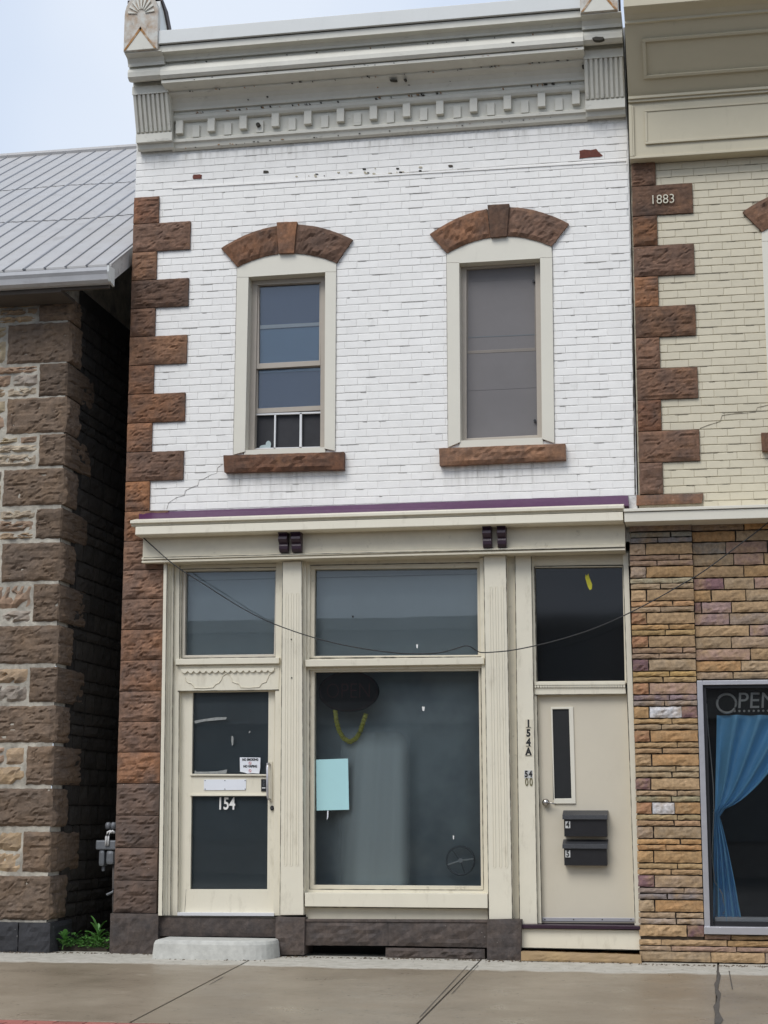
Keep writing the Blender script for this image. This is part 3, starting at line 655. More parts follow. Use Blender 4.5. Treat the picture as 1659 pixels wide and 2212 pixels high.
# --- cornice
def zc(py, Y): return zP(378, py, Y)
prof = [(.0, 327.5), (-.02, 327), (-.05, 321), (-.062, 312), (-.075, 308), (-.085, 307), (-.085, 301.5), (-.06, 300), (-.06, 267), (-.075, 266), (-.10, 262), (-.115, 256), (-.12, 250), (-.095, 248.5), (-.095, 243),
        (-.125, 240), (-.13, 234), (-.15, 224), (-.185, 213), (-.235, 204), (-.25, 200), (-.25, 197), (-.40, 178.5), (-.415, 177.5), (-.415, 172), (-.395, 171), (-.43, 168), (-.455, 160), (-.455, 151), (-.43, 143), (-.40, 140.5),
        (-.365, 139), (-.365, 134), (-.40, 132), (-.405, 127), (-.43, 119), (-.48, 112), (-.505, 110), (-.505, 97), (-.47, 96), (-.47, 92), (-.53, 91.5), (-.53, 64.5)]
pr = [(y, zc(p, y)) for y, p in prof]
pr += [(.3, pr[-1][1] + .02), (.3, pr[0][1])]
xcl, xcr = P(372, 297, -.1).x - .02, P(1263, 225, -.1).x + .02
cor = MB().sweep(pr[:-2] + [(.3, pr[-3][1] + .02), (.3, pr[0][1])], xcl, xcr).build('cornice', M['cornice'], WB)
fz0, fz1 = zc(91.3, -.534), zc(64.3, -.534)
MB().box(xcl, xcr, -.536, -.50, fz0, fz1 + .004).build('flashing', M['flashing'], cor, bev=.003)
zd0, zd1 = zc(301, -.06), zc(267, -.06)
dn = 13
for k in range(dn):
    t = k / (dn - 1); xa = P(381, 280, -.09).x; xb = P(1236, 214, -.09).x; x = xa + (xb - xa) * t
    h = zd1 - zd0
    MB().box(x, x + .072, -.115, -.05, zd0 + h * .22, zd1 + .005).build('dentil', M['cornice'], cor, bev=.003)
    if k < dn - 1:
        x2 = x + (xb - xa) / (dn - 1) * .5
        MB().box(x2, x2 + .072, -.085, -.05, zd0 - .002, zd0 + h * .74).build('dentil', M['cornice'], cor, bev=.003)
hp = P(558, 270, -.1); MB().disc((hp.x, hp.z), .02, .02, -.118, -.08, 12).build('vent_hole', M['gap'], cor)
for k, (px, py, w_, h_) in enumerate(((1292, 83, 26, 10), (620, 84, 12, 3), (640, 90, 9, 3), (1108, 91, 8, 3), (875, 171, 7, 3), (850, 172, 16, 2), (1260, 142, 8, 6))):
    Y = -.462 if py < 100 else -.24
    rnd = random.Random(k); MB().prism([XZ(px + w_ / 2 * math.cos(a * .7) * rnd.uniform(.6, 1.1), py + h_ / 2 * math.sin(a * .7) * rnd.uniform(.6, 1.1), Y) for a in range(9)], Y, Y + .05).build('missing_paint', M['gap'], cor)
# --- end brackets
bprof = [(.0, 329), (-.05, 328.6), (-.085, 323), (-.10, 312), (-.125, 308.5), (-.145, 308), (-.145, 290), (-.135, 289.5), (-.265, 205), (-.292, 204), (-.292, 187), (-.27, 185), (-.27, 178), (-.34, 177), (-.39, 174), (-.43, 165), (-.435, 155), (-.425, 149.5), (-.395, 148.5), (-.395, 144),
         (-.43, 143), (-.435, 136), (-.46, 125), (-.52, 116), (-.54, 113.5), (-.54, 111.5)]
bz = [(y, zP(300, p, y)) for y, p in bprof]
def bracket(x0, x1, seed):
    m = MB().sweep(bz + [(.3, bz[-1][1]), (.3, bz[0][1])], x0, x1); b = m.build('cornice_bracket', M['cornice'], WB)
    (ya, za), (yb_, zb) = bz[7], bz[8]; n = 8
    for k in range(n):
        xa = x0 + (x1 - x0) * (k + .18) / n; xb = x0 + (x1 - x0) * (k + .78) / n
        MB().add([(xa, ya - .022, za + .004), (xb, ya - .022, za + .004), (xb, ya + .02, za + .004), (xa, ya + .02, za + .004), (xa, yb_ - .02, zb - .006), (xb, yb_ - .02, zb - .006), (xb, yb_ + .02, zb - .006), (xa, yb_ + .02, zb - .006)],
                 [(0, 1, 5, 4), (1, 2, 6, 5), (2, 3, 7, 6), (3, 0, 4, 7), (4, 5, 6, 7), (3, 2, 1, 0)]).build('reed', M['cornice'], b, bev=.004)
    # finial block with sunburst and gable
    z0 = bz[-1][1] + .001; hh = zP(300, -14, -.55) - z0; xa, xb = x0 - .005, x1 - .03; xm = (xa + xb) / 2; hw = (xb - xa) / 2
    arc = [(xm + hw * math.cos(math.pi * k / 14), z0 + hh * .62 + hh * .38 * math.sin(math.pi * k / 14)) for k in range(15)]
    f = MB().prism([(xa, z0), (xb, z0)] + arc, -.56, -.49).build('finial', M['rust'], WB, bev=.006)
    prismX(MB(), [(-.49, z0), (-.06, z0), (-.07, z0 + hh * .2), (-.11, z0 + hh * .42), (-.19, z0 + hh * .66), (-.30, z0 + hh * .85), (-.49, z0 + hh * .94)], xa + .01, xb - .006).build('finial_side', M['flashing'], f)
    rim = [(-.06, z0), (-.07, z0 + hh * .2), (-.11, z0 + hh * .42), (-.19, z0 + hh * .66), (-.30, z0 + hh * .85), (-.49, z0 + hh * .95)]
    rin = [(y - .085 if y > -.4 else y, z - .06 * (hh)) for y, z in rim]; rin[0] = (-.15, z0)
    prismX(MB(), rim + rin[::-1], xa + .002, xb + .012).build('finial_rim', M['tin_dark'], f)
    MB().prism([(xa + .01, z0 + .004), (xb - .01, z0 + .004), (xm, z0 + hh * .37)], -.575, -.55).build('gable', M['cornice'], f)
    for sgn in (-1, 1):
        xe_ = xm + sgn * (hw - .008); MB().prism([(xe_, z0 + .006), (xe_ - sgn * .022, z0 + .006), (xm - sgn * .012, z0 + hh * .36), (xm, z0 + hh * .40)], -.579, -.56).build('gable_edge', M['rust_edge'], f)
    for k in range(9):
        a = math.pi * (k + .5) / 9; c0 = (xm, z0 + hh * .62); r0, r1 = hw * .25, hw * .78; ww = .012
        dx, dz = math.cos(a), math.sin(a) * hh * .38 / hw
        MB().prism([(c0[0] + r0 * dx - ww * .4 * math.sin(a), c0[1] + r0 * dz), (c0[0] + r1 * dx - ww * math.sin(a), c0[1] + r1 * dz + ww * math.cos(a)), (c0[0] + r1 * dx + ww * math.sin(a), c0[1] + r1 * dz - ww * math.cos(a)), (c0[0] + r0 * dx + ww * .4 * math.sin(a), c0[1] + r0 * dz)], -.572, -.55).build('ray', M['cornice'], f)
    return b
bl0 = P(293.5, 300, -.145).x; bw = P(371, 297, -.145).x - bl0
bracket(bl0, bl0 + bw, 1)
br0 = P(1264.5, 227, -.145).x; bracket(br0, min(br0 + bw, XR + .012), 2)

# ================================================================ SHOPFRONT (white building)
def zz(px, py, Y): return zP(px, py, Y)
lx0, lx1 = P(281, 1126, -.30).x, P(1347, 1100, -.30).x
pb = [P(300, 1107, -.012), P(1357, 1070, -.012), P(1358, 1092, -.17), P(300, 1122, -.17)]; pb = pb + [Vector((p.x, .03, p.z - .0)) for p in pb]
MB().add(pb, [(0, 1, 2, 3), (7, 6, 5, 4), (0, 4, 5, 1), (1, 5, 6, 2), (2, 6, 7, 3), (3, 7, 4, 0)]).build('flashing_board', M['purple'], WB, bev=.002)
led = prismX(MB(), [(.05, zz(295, 1121.5, -.12)), (-.15, zz(295, 1121.5, -.15)), (-.30, zz(295, 1124, -.30)), (-.30, zz(295, 1130, -.30)), (-.27, zz(295, 1132, -.27)), (-.26, zz(295, 1137, -.26)), (.05, zz(295, 1137, -.26))], lx0, lx1).build('shop_ledge', M['trim'], WB, bev=.003)
prismX(MB(), [(.04, zz(295, 1137.5, -.28)), (-.28, zz(295, 1137.5, -.28)), (-.285, zz(295, 1155, -.285)), (-.25, zz(295, 1158, -.25)), (.04, zz(295, 1158, -.25))], P(292, 1145, -.285).x, P(1346, 1115, -.285).x).build('corona', M['trim'], led, bev=.006)
fa = prismX(MB(), [(.06, zz(310, 1160, -.12)), (-.12, zz(310, 1160, -.12)), (-.12, zz(310, 1204, -.12)), (-.15, zz(310, 1205, -.15)), (-.15, zz(310, 1208.5, -.15)), (-.13, zz(310, 1209.5, -.13)), (-.13, zz(310, 1211, -.13)), (-.145, zz(310, 1212, -.145)), (-.145, zz(310, 1215.5, -.145)), (.06, zz(310, 1216, -.145))],
            P(308.5, 1190, -.12).x, P(1350, 1160, -.12).x).build('fascia', M['trim_dirty'], WB)
def scroll(x0, x1, top, bot):                             # small dark console under the ledge
    m = MB(); pts = [(.0, 0), (1.0, 0), (1.0, .14), (.78, .2), (.92, .3), (.95, .42), (.75, .55), (.55, .62), (.62, .72), (.6, .88), (.4, 1.0), (0, 1.0)]
    zt, zb = zP(x0, top, -.14), zP(x0, bot, -.14); xa, xb = P(x0, top, -.2).x, P(x1, top, -.2).x
    prismX(m, [(-.118 - .115 * a, zt + (zb - zt) * b) for a, b in pts], xa, xb); m.build('console', M['purple_dark'], fa, bev=.004)
for a in ((602, 621, 1149, 1194), (629, 650, 1148.5, 1193.5), (1042, 1061, 1134.5, 1184), (1073.5, 1092.5, 1133.5, 1183)): scroll(*a)
# posts and boards
hd = MB().pp([(353, 1214), (1362, 1190), (1362, 1222), (400, 1233), (353, 1233)], .07, .3).build('header_board', M['trim_dirty'], WB)
T, Bm = 1214, 1978
def vert(name, xt0, xt1, xb0, xb1, yf, yb, t=None, b=None, mat='trim', bev=.004):
    t = t or (T, T); b = b or (Bm, Bm)
    return MB().pp([(xt0, t[0]), (xt1, t[1]), (xb1, b[1]), (xb0, b[0])], yf, yb).build(name, M[mat], WB, bev=bev)
vert('corner_casing', 353.5, 360.5, 341.5, 350.5, -.075, .1)
vert('jamb_moulding', 359.5, 369, 349.5, 360, -.01, .12)
vert('jamb_moulding', 368, 376, 359, 368, .015, .12)
vert('jamb_moulding', 375, 389, 367, 384, .045, .2)
vert('door_post', 596.5, 611, 590.5, 606, .045, .25)
p1 = vert('pilaster', 610, 652, 604, 656.5, -.045, .2, (1213, 1212), (1977, 1976.5))
p2 = vert('pilaster', 1044.5, 1093.5, 1055.5, 1107.5, -.045, .2, (1201, 1199), (1986, 1985))
vert('jamb_moulding', 651, 661, 655.5, 660, .02, .2, (1211, 1211), (1957, 1957))
vert('jamb_moulding', 1036, 1046, 1050, 1057, .02, .2, (1204, 1204), (1960, 1960))
def flutes(p, pts_top, pts_bot):
    for (xa, ya), (xb, yb_) in zip(pts_top, pts_bot):
        a = P(xa, ya, -.047); b = P(xb, yb_, -.047)
        m = MB(); r = .011
        prof = [(a.x + r * math.cos(math.pi * k / 8), a.z + r * math.sin(math.pi * k / 8)) for k in range(9)] + [(b.x - r * math.cos(math.pi * k / 8), b.z - r * math.sin(math.pi * k / 8)) for k in range(9)]
        n = len(prof); rim = [(x, -.0475, z) for x, z in prof]; inn = [(x * .55 + .45 * (a.x if i < n / 2 else b.x), -.0415 - .004, z * 1.0) for i, (x, z) in enumerate(prof)]
        # raised bead either side of the groove
        for s in (-1, 1):
            m.tube([(a.x + s * r, -.0455, a.z), (b.x + s * r, -.0455, b.z)], .0048, 6)
        m.tube([(a.x + r * math.cos(math.pi * k / 8), -.0445, a.z + r * math.sin(math.pi * k / 8)) for k in range(9)], .0035, 6)
        m.tube([(b.x - r * math.cos(math.pi * k / 8), -.0445, b.z - r * math.sin(math.pi * k / 8)) for k in range(9)], .0035, 6)
        m.build('flute', M['trim'], p)
flutes(p1, [(619.5, 1284), (631, 1284), (642.5, 1283.5)], [(616.5, 1868), (629, 1868), (641.5, 1868)])
flutes(p2, [(1060.5, 1270), (1072, 1269.5), (1084, 1269)], [(1068, 1872), (1081, 1872), (1094, 1872)])
for (px, py) in ((629, 1381), (630, 1464)):
    a = P(px, py, -.05); MB().disc((a.x, a.z), .006, .006, -.052, -.045, 8).build('nail', M['gap'], p1)
# --- left transom window over the shop door
Yf = .06
tw = MB().ring([(384, 1221), (603, 1217), (601, 1424), (380, 1427)], [(393, 1229.5), (598, 1225), (595, 1419), (391, 1421.5)], Yf, .2).build('transom_window', M['trim'], WB, bev=.003)
MB().ring([(392, 1228.5), (599, 1224), (596, 1420), (390, 1422.5)], [(401, 1234.5), (595, 1230.5), (591.5, 1413), (398.5, 1415.5)], .085, .16).build('frame', M['taupe_light'] if 'taupe_light' in M else M['trim_dirty'], tw, bev=.003)
MB().pp([(398, 1232), (597, 1228), (594, 1416), (396, 1418)], .13, .136).build('pane', M['glass_shop'], tw)
MB().pp([(380, 1222), (612, 1218), (610, 1428), (378, 1430)], .22, .23).build('backing', M['film_grey'], tw)
MB().pp([(379, 1423.5), (603, 1420), (602.5, 1433), (379, 1436)], .0, .2).build('transom_rail', M['trim'], WB, bev=.004)
# scalloped panel
sp = MB().pp([(384, 1437), (604, 1434), (602, 1490.5), (383, 1493)], .04, .25).build('scalloped_panel', M['trim'], WB, bev=.002)
m = MB(); n = 15; x0, x1 = 391.5, 592
pts = [(x0, 1445)]; pts += [(x1, 1442.5)]
for k in range(n * 6 + 1):
    t = k / (n * 6); ph = (k % 6) / 6; x = x1 + (x0 - x1) * t; y = 1447 + 2.5 * t + 5.0 * math.sin(math.pi * ph); pts.append((x, y))
MB().prism([XZ(x, y, .022) for x, y in pts], .022, .05).build('scallop_trim', M['trim'], sp)
def wavy(ptl):
    q = [P(x, y, .037) for x, y in ptl]; return MB().tube(q, .004, 6)
wavy([(400, 1462), (402, 1471), (407, 1475), (413, 1476), (417, 1480), (420, 1486), (440, 1486.5), (460, 1485), (466, 1478), (473, 1475), (478, 1468), (481, 1460), (490, 1455), (496, 1458), (500, 1466), (502, 1473), (509, 1475.5), (516, 1477), (520, 1485), (540, 1485.5), (560, 1484), (566, 1476), (575, 1473), (579, 1464), (583, 1456), (590, 1452)]).build('carved_scroll', M['trim_dirty'], sp)
# --- shop door 154
dl = dict(y=.10)
Yd = .10
door = MB().ring([(383, 1492), (594, 1489), (592, 1975), (377, 1975)], [(416.5, 1496), (580, 1494), (577, 1921), (411, 1921)], Yd, .15).build('shop_door', M['trim'], WB, bev=.003)
MB().pp([(414, 1673), (580, 1673), (579, 1719), (413, 1719)], Yd + .001, .149).build('mid_rail', M['trim'], door, bev=.002)
MB().pp([(411, 1671.5), (578.5, 1672.5), (578.5, 1676), (411, 1675.5)], Yd - .012, .12).build('glazing_bead', M['trim'], door, bev=.002)
MB().pp([(411, 1715.5), (578.5, 1716), (578.5, 1719.5), (411, 1719.5)], Yd - .012, .12).build('glazing_bead', M['trim'], door, bev=.002)
MB().pp([(415, 1495), (581, 1493), (580, 1674), (413, 1674)], .125, .13).build('pane', M['glass_shop'], door)
MB().pp([(412, 1718), (579, 1718), (577, 1923), (409, 1923)], .125, .13).build('pane', M['glass_shop'], door)
MB().pp([(410, 1492), (585, 1490), (582, 1925), (405, 1925)], .17, .175).build('backing', M['film_dark'], door)
MB().pp([(383, 1971), (592, 1972), (592, 1979), (383, 1978)], .03, .12).build('threshold_strip', M['white_metal'], door, bev=.002)
ms = MB().pp([(440.5, 1684), (531.5, 1683.5), (531, 1706.5), (440.5, 1707)], Yd - .006, Yd + .002).build('mail_plate', M['paper_white'], door)
for px in (443, 485.7, 529.5):
    for py in (1686, 1704.5):
        a = P(px, py, Yd - .008); MB().disc((a.x, a.z), .005, .005, Yd - .009, Yd - .004, 8).build('screw', M['grey_metal'], ms)
MB().pp([(564, 1683), (575, 1683), (574.5, 1709.5), (564, 1709.5)], Yd - .006, Yd + .002).build('push_label', M['black'], door)
MB().pp([(565.5, 1701), (573.5, 1701), (573.5, 1703), (565.5, 1703)], Yd - .008, Yd).build('label_stripe', M['white_metal'], door)
a = P(569.5, 1692, Yd - .007); text('push_lettering', 'PUSH', .022, Vector((0, 0, 0)), M['grey_metal'], door).data.transform(Matrix.Translation((a.x, Yd - .0075, a.z)) @ Matrix.Rotation(math.pi / 2, 4, 'Y'))
hb = [P(577.5, 1650, .04), P(577.5, 1700, .035), P(578, 1726, .04)]
hm = MB().tube([P(582, 1650, .085), P(578, 1650, .05), P(577, 1656, .035), P(577.5, 1690, .03), P(578, 1720, .035), P(579, 1726, .05), P(583, 1727, .085)], .011, 8); hm.build('pull_handle', M['alu'], door, smooth=True)
MB().pp([(581, 1645), (588, 1645), (588, 1732), (582, 1732)], Yd - .008, Yd + .003).build('handle_plate', M['trim_dirty'], door)
a = P(587.5, 1745.5, Yd - .01); MB().disc((a.x, a.z), .017, .022, Yd - .016, Yd, 16).build('lock_cylinder', M['black'], door)
MB().disc((a.x + .002, a.z), .009, .012, Yd - .021, Yd - .012, 12).build('lock_core', M['knob'], door)
a = P(488.5, 1737, .118); text('house_number', '154', .155, Vector((a.x, .122, a.z)), M['white_paint'], door, sx=.74, bold=.003)
# old tape marks and drips on the door glass
for k, (pts, ) in enumerate((([(420, 1557), (433, 1554.5), (466, 1549.5), (490, 1549), (488, 1554), (440, 1558.5), (421, 1563)],), ([(500, 1590), (503, 1590), (504.5, 1596), (503.5, 1609), (501, 1611), (499.5, 1600)],), ([(421, 1664), (425, 1667), (443, 1667), (470, 1666), (491, 1662), (489, 1671), (420, 1671)],), ([(537, 1582), (540, 1578), (541, 1581), (538, 1584)],))):
    MB().prism([XZ(x, y, .122) for x, y in pts], .122, .1235).build('tape_residue', M['tape'] if 'tape' in M else M['grey_metal'], door)
# no smoking sticker: a thing stuck on the glass
st = MB().pp([(518, 1636), (562.5, 1636.5), (562, 1658), (560, 1671), (545, 1670), (535, 1671), (527, 1668.5), (518.5, 1667)], .120, .1225).build('sticker', M['paper_white'], None)
tag(st, 'small white sticker reading NO SMOKING NO VAPING on shop door glass', 'sticker')
a = P(540.5, 1641, .118); text('lettering', 'NO SMOKING', .030, Vector((a.x, .1185, a.z)), M['ink'], st, sx=.80, bold=.0012)
a = P(540.5, 1655.5, .118); text('lettering', 'NO VAPING', .030, Vector((a.x, .1185, a.z)), M['ink'], st, sx=.80, bold=.0012)
for py in (1648.5, 1665):
    a = P(540, py, .118); m = MB(); m.tube([(a.x + .012 * math.cos(t * math.pi / 6), .1188, a.z + .012 * math.sin(t * math.pi / 6)) for t in range(13)], .0015, 5); m.tube([(a.x - .008, .1188, a.z + .008), (a.x + .008, .1188, a.z - .008)], .0015, 5); m.build('prohibition_mark', M['red_ink'], st)
# --- shop window
sw_ = MB().ring([(659, 1211), (1045, 1203), (1046.5, 1424), (659, 1428)], [(670, 1220.5), (1036, 1214.5), (1039, 1418.5), (668.5, 1421.5)], Yf, .2).build('shop_transom', M['trim'], WB, bev=.003)
MB().ring([(669, 1219.5), (1037, 1213.5), (1040, 1419.5), (667.5, 1422.5)], [(680, 1225.5), (1030.5, 1222), (1032.5, 1414.5), (678.5, 1417)], .085, .16).build('frame', M['trim_dirty'], sw_, bev=.003)
MB().pp([(677, 1223), (1033, 1219), (1035, 1417), (676, 1420)], .13, .136).build('pane', M['glass_shop'], sw_)
MB().pp([(660, 1215), (1050, 1209), (1052, 1425), (658, 1428)], .24, .25).build('backing', M['film_grey'], sw_)
MB().pp([(659, 1425.5), (1045, 1419.5), (1046, 1434.5), (659.5, 1440)], -.01, .2).build('shop_transom_rail', M['trim'], WB, bev=.004)
sh = MB().ring([(659.5, 1440), (1046.5, 1435), (1052, 1930), (658, 1930)], [(670, 1447.5), (1038, 1443), (1044, 1922), (668, 1920)], Yf, .2).build('shop_window', M['trim'], WB, bev=.003)
MB().ring([(669, 1446.5), (1039, 1442), (1045, 1923), (667, 1921)], [(679.4, 1452), (1033.6, 1448.6), (1039, 1914), (678, 1911.7)], .085, .17).build('frame', M['trim_dirty'], sh, bev=.003)
MB().pp([(677, 1450), (1036, 1446), (1042, 1917), (675, 1915)], .13, .138).build('pane', M['glass_shop'], sh)
MB().pp([(658.5, 1928.5), (1053, 1931), (1053.5, 1962), (658.5, 1958)], -.045, .2).build('window_sill_board', M['trim'], WB, bev=.004)
MB().pp([(661, 1957), (1053, 1960), (1054, 1988), (661, 1988)], .03, .2).build('apron_board', M['trim_dirty'], WB)
# interior of the shop
rx0, rx1 = P(384, 1500, .2).x, P(1110, 1500, .2).x
ro = MB(); z0, z1 = .30, 3.42; y0, y1 = .46, 2.4
ro.add([(rx0, y1, z0), (rx1, y1, z0), (rx1, y1, z1), (rx0, y1, z1)], [(0, 1, 2, 3)]); ro.add([(rx0, .2, z0), (rx0, y1, z0), (rx0, y1, z1), (rx0, .2, z1)], [(0, 1, 2, 3)]); ro.add([(rx1, .2, z0), (rx1, y1, z0), (rx1, y1, z1), (rx1, .2, z1)], [(0, 1, 2, 3)])
ro.add([(rx0, .2, z0), (rx1, .2, z0), (rx1, y1, z0), (rx0, y1, z0)], [(0, 1, 2, 3)]); ro.add([(rx0, .2, z1), (rx1, .2, z1), (rx1, y1, z1), (rx0, y1, z1)], [(0, 1, 2, 3)])
ro.build('shop_interior', M['inner'], WB)
MB().pp([(662, 1436), (1052, 1430), (1058, 1935), (655, 1935)], .42, .43).build('window_screen', M['display_back'], WB)  # added sheet that brightens the view through the shop glass
# sheer pale drape added for the soft bright patch in the glass
cl = MB(); nu, nv = 48, 24; vs = []; fs = []
for j in range(nv + 1):
    for i in range(nu + 1):
        u, v = i / nu, j / nv; py = 1560 + (1918 - 1560) * v; xl_, xr_ = 742 - 30 * v, 893 + 8 * v
        p = P(xl_ + (xr_ - xl_) * u, py, .26); vs.append((p.x, .22 + .012 * math.sin(u * 19 + v) + .004 * math.sin(u * 43 + 2 * v), p.z))
for j in range(nv):
    for i in range(nu): fs.append((j * (nu + 1) + i, j * (nu + 1) + i + 1, (j + 1) * (nu + 1) + i + 1, (j + 1) * (nu + 1) + i))
cl.add(vs, fs); o = cl.build('sheer_blur', M['sheer'], None, smooth=True); tag(o, 'sheer pale drape added for the soft bright patch in the large shop window', 'drape')
# oval open sign
a = P(753, 1493.6, .145); b = P(819, 1493, .145); osn = MB().disc((a.x, a.z), b.x - a.x, (b.x - a.x) * .66, .1405, .165, 40).build('open_sign', M['sign_black'], None, bev=.003)
tag(osn, 'black oval unlit OPEN sign hanging inside the large shop window', 'sign')
text('lettering', 'OPEN', .20, Vector((a.x, .1395, a.z)), M['sign_dull'], osn, sx=.82, bold=-.004)
MB().tube([(a.x + (b.x - a.x) * .93 * math.cos(t * math.pi / 20), .140, a.z + (b.x - a.x) * .66 * .92 * math.sin(t * math.pi / 20)) for t in range(41)], .0025, 5).build('sign_border', M['sign_dull'], osn)
g_ = [(724, 1533), (726, 1555), (732, 1578), (741, 1594), (755, 1603), (768, 1596), (778, 1581), (785, 1560), (792, 1538)]
gm = MB(); gp = [P(x, y, .165) for x, y in g_]; fine = []
for i in range(len(gp) - 1):
    for k in range(6): fine.append(gp[i].lerp(gp[i + 1], k / 6))
gm.tube(fine, [.018 + .007 * (i % 2) for i in range(len(fine))], 7); o = gm.build('garland', M['yellow_gar'], None); tag(o, 'faded yellow garland looped below the oval OPEN sign', 'garland')
o = MB().pp([(682.5, 1641), (751.7, 1638.5), (754, 1749), (684, 1750.8)], .1255, .1275).build('paper_sheet', M['paper'], None); tag(o, 'blank pale aqua sheet of paper taped to the shop window', 'paper')
MB().pp([(707, 1751), (709.5, 1751), (709, 1765), (706, 1772)], .1255, .1275).build('tape_strip', M['paper_white'], o)
c = P(994.7, 1858.9, .32); rr_ = 30 / FPX * 15.2
wh = MB().tube([(c.x + rr_ * math.cos(t * math.pi / 16), .32, c.z + rr_ * math.sin(t * math.pi / 16)) for t in range(33)], .010, 7).build('small_wheel', M['grey_metal'], None, smooth=True); tag(wh, 'small grey wheel with pale spokes low in the shop window', 'wheel')
for k, ang in enumerate((8, 128, 198, 290)):
    MB().tube([(c.x, .318, c.z), (c.x + rr_ * math.cos(math.radians(ang)), .318, c.z + rr_ * math.sin(math.radians(ang)))], .007, 6).build('spoke', M['white_metal'] if ang in (8, 198) else M['grey_metal'], wh)
MB().disc((c.x, c.z), .02, .02, .305, .335, 12).build('hub', M['alu'], wh)
for (px, py, w_, h_) in ((901, 1396, 4, 9), (914.5, 1531, 6, 10), (979.5, 1809, 3, 9), (1067 - 47, 1811, 0, 0), (762, 1332, 5, 5)):
    if w_: MB().pp([(px - w_ / 2, py - h_ / 2), (px + w_ / 2, py - h_ * .4), (px + w_ * .3, py + h_ / 2), (px - w_ * .3, py + h_ * .4)], .126, .1285).build('glass_chip', M['white_paint'] if py != 1332 else M['ink'], sh)
# --- base of the shopfront
rock(quadfn((341, 1979), (596, 1982), (596, 2024), (341, 2022), -.02), -.02, .3, 22, 5, .006, .1, 140, 9).build('threshold_stone', M['plinth'], WB)
rock(quadfn((595, 1981), (658, 1982), (657, 2063), (595, 2062), -.08), -.08, .3, 8, 9, .014, .15, 141, 9).build('plinth_stone', M['plinth'], WB)
rock(quadfn((657, 1990), (838, 1992), (838, 2043), (657, 2042), -.05), -.05, .3, 16, 6, .022, .14, 142, 9).build('base_stone', M['plinth'], WB)
rock(quadfn((838.6, 1992), (1053, 1993), (1053, 2047), (838.6, 2043), -.05), -.05, .3, 18, 6, .022, .14, 146, 9).build('base_stone', M['plinth'], WB)
MB().pp([(657, 1986), (1054, 1987.5), (1054, 1993), (657, 1991)], -.06, .2).build('drip_ledge', M['plinth'], WB, bev=.003)
rock(quadfn((833, 2047), (1047, 2050), (1047, 2076), (833, 2070), -.04), -.04, .3, 20, 4, .03, .1, 143, 14).build('cracked_base_stone', M['plinth'], WB)
rock(quadfn((1052, 1986), (1126, 1987), (1125, 2077), (1052, 2075), -.09), -.09, .3, 8, 9, .014, .15, 144, 9).build('plinth_stone', M['plinth'], WB)
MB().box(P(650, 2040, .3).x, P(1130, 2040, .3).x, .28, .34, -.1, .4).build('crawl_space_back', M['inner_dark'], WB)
# --- entrance 154A
vert('reveal_board', 1093, 1113, 1106, 1123, .05, .3, (1198, 1198), (1995, 1995), 'trim_dirty', .002)
jb = vert('jamb_board', 1112, 1147.5, 1122, 1161, .02, .3, (1198, 1200), (1996, 1996), 'trim')
vert('jamb_moulding', 1147, 1154, 1160.5, 1170, .06, .3, (1200, 1200), (1995, 1995), 'trim')
vert('jamb_moulding', 1345, 1357, 1371, 1385, .03, .3, (1194, 1194), (2000, 2000), 'trim')
et = MB().ring([(1149, 1222), (1349, 1219), (1354, 1476), (1151, 1477)], [(1153.5, 1226), (1344.5, 1224), (1349.5, 1470.5), (1154.5, 1472)], .07, .2).build('entrance_transom', M['trim_dirty'], WB, bev=.002)
MB().pp([(1151, 1223), (1347, 1221), (1352, 1474), (1152, 1475)], .115, .12).build('pane', M['glass_dark'], et)
MB().pp([(1146, 1218), (1354, 1215), (1358, 1478), (1148, 1480)], .22, .23).build('backing', M['film_black'], et)
MB().pp([(1265, 1241), (1268, 1244), (1271, 1239), (1273, 1247), (1279, 1262), (1278.5, 1272), (1274, 1274.5), (1270, 1268), (1264, 1248)], .108, .1115).build('paint_scrap', M['yellow'], et)
MB().pp([(1153, 1473), (1350, 1471.5), (1351, 1479), (1154, 1480)], .04, .2).build('transom_rail', M['trim'], WB, bev=.003)
rb = MB().pp([(1154, 1486), (1351, 1485), (1352, 1499), (1155, 1500.5)], .05, .2).build('transom_rail', M['trim'], WB, bev=.003)
for k in range(34):
    a = P(1157 + k * 5.8, 1483.4 - k * .03, .05); MB().disc((a.x, a.z), .010, .012, .035, .09, 8).build('bead', M['trim'], rb)
ed = MB().pp([(1157, 1500.5), (1354, 1498.5), (1373, 1994.5), (1171, 1993.5)], .11, .155).build('entrance_door', M['door_paint'] if 'door_paint' in M else M['surround'], WB, bev=.002)
MB().ring([(1189.5, 1527.5), (1238, 1527), (1243.5, 1736), (1196.5, 1736)], [(1193.3, 1532), (1228.8, 1531.5), (1234.5, 1724.5), (1198, 1725)], .094, .12).build('window_moulding', M['surround'], ed, bev=.003)
MB().pp([(1191, 1529), (1231, 1529), (1236, 1727), (1195, 1727)], .1065, .1085).build('pane', M['film_black'], ed)
a = P(1179, 1733.5, .07); kn = MB()
for k in range(7):
    pass
vs = []; fs = []; n = 14; st_ = 7
for j in range(st_ + 1):
    th = math.pi * j / st_
    for k in range(n): vs.append((a.x + .034 * math.sin(th) * math.cos(2 * math.pi * k / n), .072 + .030 * math.cos(th), a.z + .034 * math.sin(th) * math.sin(2 * math.pi * k / n)))
for j in range(st_):
    for k in range(n): fs.append((j * n + k, j * n + (k + 1) % n, (j + 1) * n + (k + 1) % n, (j + 1) * n + k))
kn.add(vs, fs); kn.tube([(a.x, .11, a.z), (a.x, .08, a.z)], .016, 10); kn.build('door_knob', M['knob'], ed, smooth=True)
